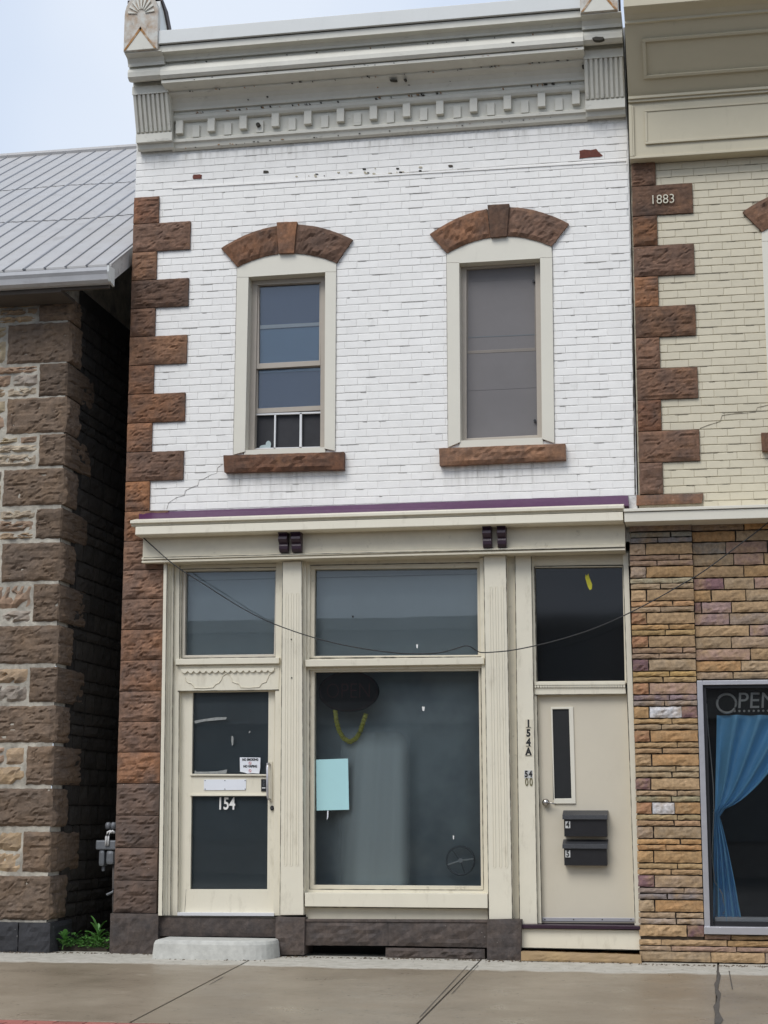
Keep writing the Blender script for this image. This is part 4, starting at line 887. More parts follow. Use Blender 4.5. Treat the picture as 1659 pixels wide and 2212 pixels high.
MB().tube([(a.x + .02, .055, a.z), (a.x + .06, .052, a.z - .008), (a.x + .095, .06, a.z - .014)], [.009, .007, .005], 8).build('door_lever', M['knob'], ed, smooth=True)
MB().pp([(1171, 1982), (1372.5, 1983), (1372.8, 1991), (1171, 1990)], .10, .112).build('kick_strip', M['alu'], ed, bev=.002)
for k in range(4):
    a = P(1177 + k * 62, 1986.3, .099); MB().disc((a.x, a.z), .006, .006, .096, .102, 8).build('screw', M['gap'], ed)
MB().pp([(1168, 1990.5), (1374, 1991.5), (1374, 1999), (1168, 1997)], .12, .3).build('threshold_gap', M['film_black'], WB)
MB().pp([(1126, 1997), (1383, 2000.5), (1383, 2008), (1126, 2005.5)], -.06, .16).build('threshold_board', M['purple_dark'], WB, bev=.004)
MB().pp([(1127, 2006), (1384, 2009.5), (1385.5, 2052), (1127, 2047)], -.02, .3).build('riser_board', M['trim'], WB, bev=.003)
rock(quadfn((1126, 2056), (1385, 2065), (1386, 2083), (1126, 2075), -.14), -.14, .2, 24, 4, .010, .2, 150, 12).build('ledge_stone', M['tan_step'] if 'tan_step' in M else M['concrete'], WB)
# numbers beside the entrance
for s_, py in (('1', 1563.5), ('5', 1584), ('4', 1604), ('A', 1624)):
    pl = MB().pp([(1134.5, py - 9.5), (1149.5, py - 9.5), (1149.8, py + 9.5), (1134.8, py + 9.5)], .0165, .021).build('number_plate', M['trim_dirty'], jb)
    a = P(1141.5, py, .014); text('house_number', s_, .088, Vector((a.x, .0155, a.z)), M['ink'], jb, sx=.85, bold=.0042)
    sz = .0045
    for dz in ((-.031,) if s_ in 'A41' else ()):
        MB().box(a.x - .022, a.x + .022, .0145, .017, a.z + dz - sz / 2, a.z + dz + sz / 2).build('serif', M['ink'], jb)
for px, s_ in ((1136.8, '5'), (1146, '4')):
    a = P(px, 1672.5, .014); MB().pp([(px - 4.5, 1664), (px + 4.5, 1664), (px + 4.5, 1681), (px - 4.5, 1681)], .0165, .021).build('number_plate', M['number_plate'], jb)
    text('house_number', s_, .075, Vector((a.x, .0155, a.z)), M['ink'], jb, sx=.75, bold=.0035)
for px in (1137.8, 1147.3):
    a = P(px, 1690, .014); text('house_number', '0', .098, Vector((a.x, .0155, a.z)), M['ink_gold'], jb, sx=.62, bold=.0015)
# --- mailboxes hung on the entrance door
def mailbox(y0, y1, num, label, x0=1216, x1=1312):
    base = P((x0 + x1) / 2, y1, 0.0); e = empty('mailbox', (base.x, .11, base.z), label, 'mailbox', 'black mailboxes on the entrance door')
    Yb, Yt = .02, -.005
    xa, xb = P(x0 + 3, y1, Yb).x, P(x1 - .5, y1, Yb).x; zb_, zt_ = P(x0, y1, Yb).z, P(x0, y0 + 8, Yb).z
    MB().add([(xa, Yb, zb_), (xb, Yb, zb_), (xb, .108, zb_), (xa, .108, zb_), (xa, Yb - .01, zt_), (xb, Yb - .01, zt_), (xb, .108, zt_ + .05), (xa, .108, zt_ + .05)], [(0, 1, 5, 4), (1, 2, 6, 5), (2, 3, 7, 6), (3, 0, 4, 7), (4, 5, 6, 7), (3, 2, 1, 0)]).build('body', M['black'], e, bev=.004)
    zl = P(x0, y0 + 11, Yt).z; zl2 = P(x0, y0 + 2.5, Yt).z
    prismX(MB(), [(.108, zt_ + .055), (.108, zt_ + .067), (Yt, zl2 + .004), (Yt - .004, zl), (Yt + .006, zl), (Yt + .008, zl2 - .006)], xa - .012, xb + .010).build('lid', M['black_lid'], e, bev=.002)
    a = P(x0 + 10.5, y0 + 22.5, Yb - .012); ny = Yb - .0125
    MB().prism([(a.x - .021, a.z - .030), (a.x + .021, a.z - .030), (a.x + .021, a.z + .030), (a.x - .021, a.z + .030)], ny, ny + .006).build('number_plate', M['number_plate'], e)
    text('number', num, .072, Vector((a.x, ny - .0012, a.z)), M['ink'], e, sx=.8, bold=.002)
mailbox(1759, 1807, '4', 'black mailbox numbered 4, upper one on the cream entrance door')
mailbox(1822, 1869.5, '5', 'black mailbox numbered 5, lower one on the cream entrance door')
# --- loose step in front of the shop door
xs0, xs1 = P(318, 2070, -.62).x, G(598, 2068).x; ys0 = G(430, 2073).y; hgt = .155
def stp(inset, z, bx=.05):
    pts = []; X0, X1, Y0, Y1 = xs0 + inset, xs1 - inset, ys0 + inset, -.105
    for (cx, cy, r, a0) in ((X0 + .06, Y0 + .06, .06, 180), (X1 - .28, Y0 + .28, .28, 270)):
        for k in range(9):
            an = math.radians(a0 + 90 * k / 8); pts.append((cx + r * math.cos(an), cy + r * math.sin(an)))
    pts += [(X1, Y1), (X0, Y1)]
    return [(x, y, z(x, y) if callable(z) else z) for x, y in pts]
m = MB(); r0 = stp(-.012, lambda x, y: gz(y) - .01); r1 = stp(0, hgt - .035); r2 = stp(.010, hgt - .010); r3 = stp(.03, hgt); n = len(r0)
m.add(r0 + r1 + r2 + r3, [(k * n + i, k * n + (i + 1) % n, (k + 1) * n + (i + 1) % n, (k + 1) * n + i) for k in range(3) for i in range(n)] + [tuple(range(3 * n, 4 * n))])
o = m.build('concrete_step', M['concrete'], None, smooth=False); tag(o, 'pale concrete step with rounded corner in front of the shop door', 'step')
# --- overhead cable
cp = [(307, 1159, -.13), (330, 1180, -.17), (380, 1223, -.2), (450, 1268, -.2), (520, 1312, -.2), (590, 1347, -.2), (680, 1378, -.2), (760, 1397, -.2), (850, 1410, -.2), (905, 1412.5, -.2), (950, 1410, -.2), (985, 1401, -.2), (1003, 1395.5, -.2), (1016, 1397, -.2), (1030, 1406, -.2), (1042, 1409.5, -.2), (1075, 1408, -.2), (1110, 1404, -.2), (1160, 1394, -.2), (1215, 1380, -.2),
      (1280, 1359, -.2), (1345, 1331, -.2), (1410, 1298, -.2), (1470, 1264, -.2), (1520, 1234, -.2), (1590, 1182, -.2), (1665, 1124, -.2), (1760, 1040, -.2)]
q = [P(*p) for p in cp]; sm = []
for i in range(len(q) - 1):
    p0, p1, p2, p3 = q[max(i - 1, 0)], q[i], q[i + 1], q[min(i + 2, len(q) - 1)]
    for k in range(4):
        t = k / 4; sm.append(.5 * ((2 * p1) + (p2 - p0) * t + (2 * p0 - 5 * p1 + 4 * p2 - p3) * t * t + (3 * p1 - p0 - 3 * p2 + p3) * t ** 3))
sm.append(q[-1]); o = MB().tube(sm, .0055, 6).build('cable', M['cable'], None, smooth=True); tag(o, 'thin black cable sagging across the shopfront below the ledge', 'cable')

# ================================================================ CREAM BUILDING (right)
CB = empty('shop_building', (2.4, 0, 0), 'cream painted brick building on the right with panelled cornice and multicoloured stone shopfront', 'building')
CXL = XR + .012; CXR = 6.5
DX, DZ = 0, 0
a0 = XZ(965.9, 546.8); a1 = XZ(1644.5, 500)
sdx, sdz = a1[0] - a0[0], a1[1] - a0[1]
DX, DZ = sdx, sdz
polyC = win_poly(WINR); sillC = [XZ(*p) for p in WINR['sill']]; holeC = hole(WINR)
DX, DZ = 0, 0
zcb = zP(1360, 345, -.10)
zled = zP(1400, 1092, 0)
cwm = wall_sheet(CXL, CXR, zled - .1, zcb + 1.3, [holeC], .003)
cwm.add([(CXL, .3, -.1), (CXL, 9, -.1), (CXL, 9, zcb + 1.3), (CXL, .3, zcb + 1.3)], [(0, 1, 2, 3)]); cwm.add([(CXR, 0, -.1), (CXR, 9, -.1), (CXR, 9, zcb + 1.3), (CXR, 0, zcb + 1.3)], [(0, 1, 2, 3)])
cwm.add([(CXL, 9, -.1), (CXR, 9, -.1), (CXR, 9, zcb + 1.3), (CXL, 9, zcb + 1.3)], [(0, 1, 2, 3)]); cwm.add([(CXL, 0, zcb + 1.3), (CXR, 0, zcb + 1.3), (CXR, 9, zcb + 1.3), (CXL, 9, zcb + 1.3)], [(0, 1, 2, 3)])
cwall = cwm.build('wall', M['mortar_cream'], CB)
cy_ = [346, 402.5, 467.5, 532.5, 598.5, 663.5, 730, 797.5, 865, 932, 1000, 1068.5]
czq = [zP(1363 + (y - 346) * .0155, y, -.03) for y in cy_]
cs_r = [(1416, 375), (1419.5, 500), (1422, 631), (1425, 761), (1428, 896), (1431.5, 1030)]
cl_r = [(1496, 430), (1499.5, 560), (1502.5, 691), (1507, 826), (1511, 961)]
for i in range(11):
    r = cs_r[i // 2] if i % 2 == 0 else cl_r[i // 2]; xr = P(*r, -.03).x
    rock(rectfn(CXL + .012, xr, czq[i + 1] + .004, czq[i] - .004), -.026, .25, 12 if i % 2 == 0 else 24, 16, .026 if i != 1 else .012, .12, 200 + i, 9).build('quoin_stone', M['brown'], CB)
rock(quadfn((1374.5, 1070), (1519, 1066), (1516, 1086), (1374.5, 1091), -.03), -.03, .2, 16, 3, .01, .14, 222, 8).build('quoin_stone', M['brown_low'], CB)
a = P(1431, 431, -.05); text('date_lettering', '1883', .125, Vector((a.x, -.047, a.z)), M['date_paint'], CB, sx=.92, bold=-.001, extrude=.006)
cch = (czq[1] - czq[11]) / 40
crow = [(czq[11] + i * cch, czq[11] + (i + 1) * cch) for i in range(-2, 50) if czq[11] + (i + .6) * cch < zcb]
def iv_cream(z, h):
    left = P(1376, 1080, 0).x
    for i in range(11):
        if czq[i + 1] <= z < czq[i]:
            r = cs_r[i // 2] if i % 2 == 0 else cl_r[i // 2]; left = P(*r, -.03).x + .002
    if z < czq[11]: left = P(1519, 1080, -.03).x
    iv = [(left, 2.4)]
    for poly, ins in ((polyC, .015), (sillC, .02)):
        s = scan(poly, z)
        if s: iv = cut(iv, s[0] + ins, s[1] - ins)
    return iv
lay_bricks(cwall, crow, iv_cream, M['brick_cream'], 240, 5)
DX, DZ = sdx, sdz
wc = arch_and_surround(CB, WINR, M['brown'], 230)
MB().ring([(994, 571), (1167.5, 561), (1171, 949), (996.5, 955)], [(1007.5, 582), (1156, 572), (1160.5, 939.5), (1008, 947)], Yw, .2).build('frame', M['taupe'], wc, bev=.003)
MB().pp([(1008, 583), (1157, 573), (1161, 941), (1008, 948)], .130, .134).build('pane', M['glass'], wc)
MB().pp([(1000, 576), (1165, 566), (1168, 950), (1000, 955)], .25, .255).build('blind', M['screen'], wc)
DX, DZ = 0, 0
# --- panelled cornice of the cream building; the upper panel leans out
cx0 = P(1352, 200, -.14).x; cx0 = CXL + .004
def zr(py, Y, px=1400): return zP(px, py, Y)
def yy(px, py): return py + (px - 1400) * 0
lowz = [(-.13, 341.5), (-.13, 222), (-.155, 219), (-.155, 213), (-.17, 211), (-.17, 206)]
cpn = prismX(MB(), [(.02, zr(343, -.13)), (-.13, zr(342.5, -.13)), (-.13, zr(221, -.13)), (-.16, zr(218, -.16)), (-.16, zr(213, -.16)), (-.18, zr(211, -.18)), (-.18, zr(205, -.18)), (.02, zr(205, -.18))], cx0, CXR).build('cornice', M['panel_beige'], CB, bev=.003)
yb0, yb1 = -.16, -.62
z_lo, z_hi = zr(205, yb0), zr(46, yb1)
up = MB().add([(cx0, yb0, z_lo), (CXR, yb0, z_lo), (CXR, yb1, z_hi), (cx0, yb1, z_hi), (cx0, .02, z_lo), (CXR, .02, z_lo), (CXR, .02, z_hi), (cx0, .02, z_hi)], [(0, 1, 2, 3), (7, 6, 5, 4), (0, 4, 5, 1), (1, 5, 6, 2), (2, 6, 7, 3), (3, 7, 4, 0)]).build('upper_panel', M['panel_beige'], cpn)
prismX(MB(), [(.02, z_hi + .001), (yb1 - .02, z_hi - .012), (yb1 - .02, z_hi + .012), (yb1 - .04, zr(36, yb1 - .04)), (yb1 - .07, zr(28, yb1 - .07)), (yb1 - .13, zr(18, yb1 - .13)), (yb1 - .17, zr(12, yb1 - .17)), (yb1 - .18, zr(10, yb1 - .18)), (yb1 - .18, zr(-8, yb1 - .18)), (.02, zr(-8, yb1 - .18))], cx0, CXR).build('crown_moulding', M['panel_beige'], cpn)
def slab(t, off):                                          # point on the leaning panel at height fraction t, lifted by off
    n = Vector((0, -(z_hi - z_lo), (yb1 - yb0))).normalized(); n = Vector((0, -abs(n.y), -abs(n.z)))
    return (yb0 + (yb1 - yb0) * t + n.y * off, z_lo + (z_hi - z_lo) * t + n.z * off)
def lean_bar(x0, x1, t0, t1, off):
    a, b, c, d = slab(t0, 0), slab(t1, 0), slab(t1, off), slab(t0, off); m = MB()
    return prismX(m, [a, b, c, d], x0, x1).build('panel_moulding', M['panel_beige'], up, bev=.003)
px0 = P(1389.5, 130, -.3).x
lean_bar(px0, CXR, .235, .275, .022); lean_bar(px0, CXR, .735, .775, .022); lean_bar(px0, px0 + .03, .276, .734, .022)
def flat_bar(x0, x1, z0, z1): return MB().box(x0, x1, -.152, -.12, z0, z1).build('panel_moulding', M['panel_beige'], cpn, bev=.004)
pl0 = P(1393, 270, -.15).x; zt_, zb_ = zr(237, -.15), zr(311, -.15)
MB().box(pl0 + .02, CXR, -.142, -.12, zb_ + .02, zt_ - .015).build('raised_panel', M['panel_beige'], cpn)
flat_bar(pl0, CXR, zt_ - .018, zt_); flat_bar(pl0, CXR, zb_, zb_ + .024); flat_bar(pl0, pl0 + .022, zb_ + .0245, zt_ - .0185)
flat_bar(cx0, CXR, zr(341, -.15), zr(336, -.15)); flat_bar(cx0, cx0 + .03, zr(335.5, -.15), zr(224, -.15)); flat_bar(cx0 + .031, cx0 + .045, zr(335, -.15), zr(226, -.15))
# --- ledge over the stone shopfront
zl1, zl0 = zr(1097, -.3), zr(1126, -.3)
lc = MB().box(P(1348.5, 1110, -.3).x, CXR, -.30, .1, zl0, zl1 - .035).build('shop_ledge', M['surround'], CB, bev=.004)
prismX(MB(), [(.05, zl1 + .035), (-.315, zl1 - .004), (-.315, zl1 - .030), (.05, zl1 - .030)], P(1347.5, 1110, -.3).x, CXR).build('ledge_cap', M['surround'], lc, bev=.003)
# --- split-stone cladding
LC = [(.45, .295, .145), (.41, .29, .175), (.47, .265, .105), (.38, .285, .195), (.45, .30, .15), (.40, .29, .165), (.38, .245, .17), (.48, .29, .12)]
MAUVE, WHITE_, RUST = (.22, .12, .115), (.62, .61, .56), (.40, .20, .095)
rs = random.Random(11)
clad = MB()
YPI, YPA = -.055, -.02
pxl = lambda y: 1356.5 + (y - 1160) * (1384 - 1356.5) / (2000 - 1160); pxr = lambda y: 1490.5 + (y - 1160) * (1523.5 - 1490.5) / (2000 - 1160)
XPL, XPR = P(pxl(1580), 1580, YPI).x, P(pxr(1580), 1580, YPI).x
zt0 = zP(1425, 1129, YPI)
wx0 = P(1513.5, 1700, -.06).x; XPR = wx0 - .010
clad.box(XPL + .012, XPR - .006, YPI + .026, .3, -.05, zt0 + .05)
wx1 = 4.6; wz1 = zP(1510, 1476, -.02); wz0 = zP(1528, 2010, -.02)
clad.box(XPR - .006, CXR, YPA + .028, .25, wz1, zt0 + .05); clad.box(XPR - .006, CXR, YPA + .028, .25, -.05, wz0); clad.box(wx1, CXR, YPA + .028, .25, wz0, wz1)
clad.box(XPR - .006, wx0, YPA + .028, .25, wz0, wz1)
cw = clad.build('stone_cladding', M['ledge_mortar'], CB)
def stone(x0, x1, z0, z1, Y, col, seed, amp=.014):
    nu = max(3, min(12, int((x1 - x0) / .03))); nv = 3 if z1 - z0 > .06 else 2
    o = rock(rectfn(x0, x1, z0, z1), Y, Y + .03, nu, nv + 1, amp, .28, seed, 17, .006).build('stone', M['ledge'], cw)
    v = rs.uniform(.70, 1.02); o.color = (col[0] * v, col[1] * v * 1.01, col[2] * v * 1.12, 1)
tall = [zP(1425, 1174.6 + 51.49 * k - (16 - k) * k * .06, YPI) for k in range(18)]
zA, zB = zP(1420, 1174.6, YPI), zP(1450, 1998.5, YPI); per = (zA - zB) / 16
sd_ = 300
for k in range(-1, 17):
    zt = zA - per * k; h1 = per * .45; g = .010
    if k >= 0:
        c1 = MAUVE if k in (5, 10, 14) else (RUST if k in (3, 4, 6, 8, 11) else rs.choice(LC)); sx_ = XPL + (XPR - XPL) * (.235 + .03 * rs.random())
        if k == 16: sx_ = XPL + (XPR - XPL) * .74
        if k == 7:
            stone(XPL, sx_ - g / 2, zt - h1, zt, YPI, rs.choice(LC), sd_, .02); stone(sx_ + g / 2, XPL + (XPR - XPL) * .75, zt - h1, zt, YPI, WHITE_, sd_ + 1, .02); stone(XPL + (XPR - XPL) * .76, XPR, zt - h1, zt, YPI, MAUVE, sd_ + 2)
        elif k == 11:
            stone(XPL, sx_ - g / 2, zt - h1, zt, YPI, RUST, sd_, .02); stone(sx_ + g / 2, XPL + (XPR - XPL) * .60, zt - h1, zt, YPI, WHITE_, sd_ + 1, .02); stone(XPL + (XPR - XPL) * .605, XPR, zt - h1, zt, YPI, LC[2], sd_ + 2)
        else:
            stone(XPL, sx_ - g / 2, zt - h1, zt, YPI, c1 if k != 16 else LC[0], sd_, .022); stone(sx_ + g / 2, XPR, zt - h1, zt, YPI, rs.choice(LC) if k != 16 else MAUVE, sd_ + 1, .014)
        sd_ += 3
    if k < 16:
        z2 = zt - h1 - g * 1.2; hh = (per - h1 - g * 3.4) / 2
        colr = rs.choice(LC + [(.33, .24, .19), (.30, .21, .175)]) if k >= 0 else (.30, .26, .22)
        for q_, zz_ in enumerate((z2, z2 - hh - g)):
            s2 = XPL + (XPR - XPL) * (rs.uniform(.55, .8) if q_ == 0 else rs.uniform(.42, .6))
            c2 = tuple(c * rs.uniform(.85, 1.1) for c in colr)
            stone(XPL, s2 - g / 2, zz_ - hh, zz_, YPI - (.006 if q_ else 0), c2, sd_, .013); stone(s2 + g / 2, XPR, zz_ - hh, zz_, YPI - (.006 if q_ else 0), c2, sd_ + 1, .013); sd_ += 2
stone(XPL, XPR, zA + g + per * .50 + .004, zt0 + .02, YPI, (.30, .22, .16), 990, .006)
# panel to the right of the pier, above the shop window
zR = [zP(1500, 1065.7 + y / 5.2364, YPA) for y in (345, 440, 565, 700, 835, 970, 1105, 1240, 1370, 1505, 1635, 1770, 1905, 2030, 2118)]
first = [.6, .5, .385, .47, .58, .35, .20, .085, .40, .62, .41, .62, .51, .42]
for k in range(14):
    z1_, z0_ = zR[k], zR[k + 1]; x = XPR + .006; L_ = first[k] * 1.55 / 1.0 * .98; j = 0
    while x < 2.3:
        ln = L_ * .5 if j == 0 else rs.choice((.30, .42, .5, .36, .26)); c_ = rs.choice(LC + LC + [(.33, .22, .18), (.30, .255, .19)])
        if (k, j) in ((5, 0), (7, 0)): c_ = MAUVE
        stone(x, x + ln - .011, z0_ + .013, z1_, YPA, c_, sd_, .014); sd_ += 1; x += ln; j += 1
# courses under the shop window
zU = [zP(1520, 1762.7 + y / 5.2364, YPA - .02) for y in (1345, 1405, 1478, 1540, 1690)]
for k in range(4):
    x = XPR + .006 if k == 0 else XPL; j = 0; z1_, z0_ = zU[k], zU[k + 1]
    if k: z1_ += 0
    while x < 2.3:
        ln = (.22, .19, .27, .60)[k] if j == 0 else rs.choice((.55, .7, .62) if k in (1, 2) else (.45, .62))
        if not (k == 0 and False): stone(x, x + ln - .009, max(z0_ + .008, .012), z1_, YPI if k else YPA - .015, rs.choice(LC), sd_, .016)
        sd_ += 1; x += ln; j += 1
# --- shop window of the cream building
zs1 = wz1; alu_o = [(1505.5, 1476.5), (2300, 1420), (2330, 2040), (1525, 2003)]
aw = MB(); YA = -.06
ax0, ax0b = P(1505.5, 1476.5, YA).x, P(1525, 2000, YA).x
rwin = MB().box(wx0 - .004, wx0 + .044, YA, .12, wz0 - .01, wz1 + .02).build('shop_window', M['alu'], CB, bev=.003)
MB().box(wx0 + .0445, wx1 + .03, YA, .12, wz1 - .018, wz1 + .02).build('frame', M['alu'], rwin, bev=.003)
MB().box(wx0 + .0445, wx0 + .072, YA + .03, .12, wz0 + .02, wz1 - .019).build('gasket', M['black'], rwin)
MB().box(wx0 + .0725, wx1, YA + .03, .12, wz1 - .045, wz1 - .019).build('gasket', M['black'], rwin)
zsl = zP(1530, 2018, -.10); MB().box(wx0 - .008, wx1 + .04, -.10, .12, zsl, zsl + .062).build('sill', M['alu'], rwin, bev=.004)
MB().box(wx0 + .075, wx1, -.005, .12, zsl + .0625, zsl + .10).build('bottom_gasket', M['black'], rwin)
MB().box(wx0 + .085, wx1, .04, .14, zsl + .1005, zsl + .135).build('inner_sill', M['gutter'], rwin)
MB().box(wx0 + .06, wx1, .0, .006, zsl + .09, wz1 - .02).build('pane', M['glass_clear'], rwin)
MB().box(wx1, wx1 + .045, YA, .12, wz0 - .01, wz1 + .02).build('frame', M['alu'], rwin)
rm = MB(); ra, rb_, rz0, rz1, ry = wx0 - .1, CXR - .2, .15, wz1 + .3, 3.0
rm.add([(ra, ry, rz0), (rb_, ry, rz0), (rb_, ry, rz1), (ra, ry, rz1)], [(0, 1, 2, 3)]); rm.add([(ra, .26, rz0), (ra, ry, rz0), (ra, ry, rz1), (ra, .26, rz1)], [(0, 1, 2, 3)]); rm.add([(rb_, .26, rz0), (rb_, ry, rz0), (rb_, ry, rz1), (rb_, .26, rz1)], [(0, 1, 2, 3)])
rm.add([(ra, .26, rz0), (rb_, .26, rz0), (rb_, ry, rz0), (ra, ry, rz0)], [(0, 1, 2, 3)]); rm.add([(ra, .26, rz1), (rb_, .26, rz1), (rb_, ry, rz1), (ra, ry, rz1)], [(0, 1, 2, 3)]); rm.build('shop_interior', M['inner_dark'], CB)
# curtain, tied back
cu_ = MB(); rowsn, coln = 44, 30; vs = []; fs = []
for j in range(rowsn + 1):
    py = 1545 + (1992 - 1545) * j / rowsn
    if py < 1751:
        t = (py - 1545) / (1751 - 1545); xl_ = 1549 - 4 * t; xr_ = 1552 + (1745 - 1552) * (1 - t) ** .62
    else:
        t = (py - 1751) / (1992 - 1751); xl_ = 1543 - 2 * t; xr_ = 1552 + (1604 - 1552) * t ** .85
    for i in range(coln + 1):
        u = i / coln; amp_ = .055 * (.35 + .65 * min(1, abs(py - 1751) / 120))
        p = P(xl_ + (xr_ - xl_) * u, py + (0 if py < 1751 else 6 * u), .10); vs.append((p.x, .10 + amp_ * math.sin(u * 23 + .6 * math.sin(py * .02)) + .012 * math.sin(u * 51), p.z))
for j in range(rowsn):
    for i in range(coln): fs.append((j * (coln + 1) + i, j * (coln + 1) + i + 1, (j + 1) * (coln + 1) + i + 1, (j + 1) * (coln + 1) + i))
cu_.add(vs, fs); o = cu_.build('curtain', M['curtain'], None, smooth=True); tag(o, 'blue curtain tied back inside the aluminium-framed shop window', 'curtain')
sm2 = o.modifiers.new('thick', 'SOLIDIFY'); sm2.thickness = .003
tp = P(1546.5, 1752, .15); MB().tube([(tp.x - .03, .17, tp.z), (tp.x, .12, tp.z + .01), (tp.x + .04, .14, tp.z), (tp.x + .03, .2, tp.z)], .012, 7).build('tie', M['curtain'], o, smooth=True)
# unlit neon OPEN sign
c = P(1569.5, 1519.5, .09); rr = 19.5 / FPX * 15.1
ns = MB().tube([(c.x + rr * math.cos(t * math.pi / 16), .09, c.z + rr * math.sin(t * math.pi / 16)) for t in range(33)], .011, 7).build('open_sign', M['neon'], None, smooth=True); tag(ns, 'grey unlit OPEN letter sign above the blue curtain', 'sign')
a = P(1591, 1515, .09); text('lettering', 'PEN', .195, Vector((a.x, .09, a.z)), M['neon'], ns, align='LEFT', shear=.08, extrude=.006)
for k in range(16):
    a = P(1587 + k * 10.3, 1536 - k * .1, .09); MB().disc((a.x, a.z), .010, .010, .085, .095, 8).build('dot', M['neon'], ns)
lc_ = [P(x, y, .07) for x, y in ((1526, 1520), (1530, 1580), (1536, 1640), (1541, 1700), (1542, 1750), (1540, 1800), (1538, 1850), (1544, 1905), (1560, 1930), (1567, 1965), (1562, 1974))]
o = MB().tube(lc_, .005, 6).build('electric_cord', M['neon'], None, smooth=True); tag(o, 'pale electric cord hanging beside the blue curtain', 'cord')

# ================================================================ STONE BUILDING (left)
SB = empty('stone_house', (-8.5, 0, 0), 'brown and buff stone building on the left with ribbed metal roof and white gutter', 'building')
YS = -.12
XC = P(129, 1300, YS).x
Ex = P(52.4, 581.2, -.5); rp2 = PX(298, 407.8, Ex.x); tanr = (rp2.z - Ex.z) / (rp2.y + .5)
zeave = zP(120, 628, YS)
bw_ = MB(); bw_.add([(XC - 8, YS + .004, -.1), (XC - .02, YS + .004, -.1), (XC - .02, YS + .004, zeave + .2), (XC - 8, YS + .004, zeave + .2)], [(0, 1, 2, 3)])
ymid = YS + .02
def roofz(y): return Ex.z + (y + .5) * tanr
yr = None
for it_ in range(200):                                     # ridge where the roof line meets the photo's ridge height
    y_ = 2 + it_ * .05
    p = Vector((Ex.x, y_, roofz(y_))) - CAM
    v = 1106 - FPX * p.dot(_u) / p.dot(_f); x_ = 829.5 + FPX * p.dot(_r) / p.dot(_f)
    if v < 341 - x_ * .0715: yr = y_; break
yr = yr or 6.0
yback = 2 * yr + .5
bw_.add([(XC - .02, YS + .02, -.1), (XC - .02, yback - .6, -.1), (XC - .02, yback - .6, roofz(-.1) - .05), (XC - .02, yr, roofz(yr) - .1), (XC - .02, YS + .02, roofz(YS) - .05)], [(0, 1, 2, 3, 4)])
swall = bw_.build('wall', M['mortar_left'], SB)
def side_rot(mb):                                          # a block built facing the street turned to face the alley
    mb.v = [(XC - y, x, z) for x, y, z in mb.v]; return mb
def zS(y): return zP(129 + (1300 - y) * .0328, y, YS)
quo = [(640, 693, 85, .30, 's'), (694.6, 782, 17.5, .33, 'l'), (783, 855, 85.5, .72, 's'), (856, 934, 15.5, .33, 'l'), (936, 1006.5, 84.6, .68, 's'), (1009, 1092, 7, .34, 'l'), (1096, 1165, 78, .66, 's'), (1169, 1256.4, 4, .34, 'l'), (1259, 1345, 72, .68, 's'), (1348.7, 1435, -6, .34, 'l'), (1439, 1518.6, 64, .70, 's'),
       (1522.5, 1606, -12, .34, 'l'), (1610, 1697.5, 57, .70, 's'), (1701.4, 1788, -18, .36, 'l'), (1794.8, 1887, 49.6, .72, 's'), (1891, 1991, -24, .40, 'l')]
for k, (ya, yb_, xa, dep, t_) in enumerate(quo):
    x0 = P(xa, (ya + yb_) / 2, YS).x; jg = .004 if ya < 1000 else .009
    z1, z0 = zS(ya) - jg, zS(yb_) + jg + .004
    rock(rectfn(x0, XC, z0, z1), YS, YS + dep, 26 if t_ == 'l' else 16, 18, .034, .08, 400 + k, 7, .010, right=True).build('quoin_stone', M['quoin_left'], SB)
RC = [(.42, .30, .18), (.38, .27, .17), (.40, .33, .24), (.36, .24, .16), (.42, .34, .22), (.35, .30, .25)]
rs2 = random.Random(5)
def rub(x0, x1, z0, z1, seed):
    o = rock(rectfn(x0, x1, z0, z1), YS + .006, YS + .08, max(4, int((x1 - x0) / .035)), 5, .040, .22, seed, 15, .014, chip=.8).build('rubble_stone', M['rubble'], swall)
    o.color = (*rs2.choice(RC), 1)
for k, (ya, yb_, xa, dep, t_) in enumerate(quo):
    x1 = P(xa, (ya + yb_) / 2, YS).x - .022; z1, z0 = zS(ya) - .006, zS(yb_) + .006; z = z0; xlim = XC - 2.1
    if x1 < xlim: continue
    nr = rs2.choice((2, 3)) if t_ == 's' else 2; hs_ = [rs2.uniform(.6, 1.3) for _ in range(nr)]; tot = sum(hs_)
    for h_ in hs_:
        zt2 = z + (z1 - z0) * h_ / tot; x = x1
        while x > xlim:
            ln = rs2.uniform(.16, .5); rub(max(x - ln, xlim - .2) + .012, x, z + .008, zt2 - .012, 500 + int(rs2.random() * 9999)); x -= ln + .01
        z = zt2
# plinth
zp = zS(1992)
for xa, xb in ((-420, -302), (-300, -182), (-180, -62), (-60, 39), (41, 110.5)):
    x0, x1 = P(xa, 2030, YS - .03).x, (P(xb, 2030, YS - .03).x if xb < 100 else XC + .035)
    rock(rectfn(x0, x1, -.06, zp - .004), YS - .04, YS + .5, 12, 8, .02, .14, 600 + xa, 8, .006, right=(xb > 100)).build('plinth_stone', M['plinth_left'] if 'plinth_left' in M else M['plinth'], SB)
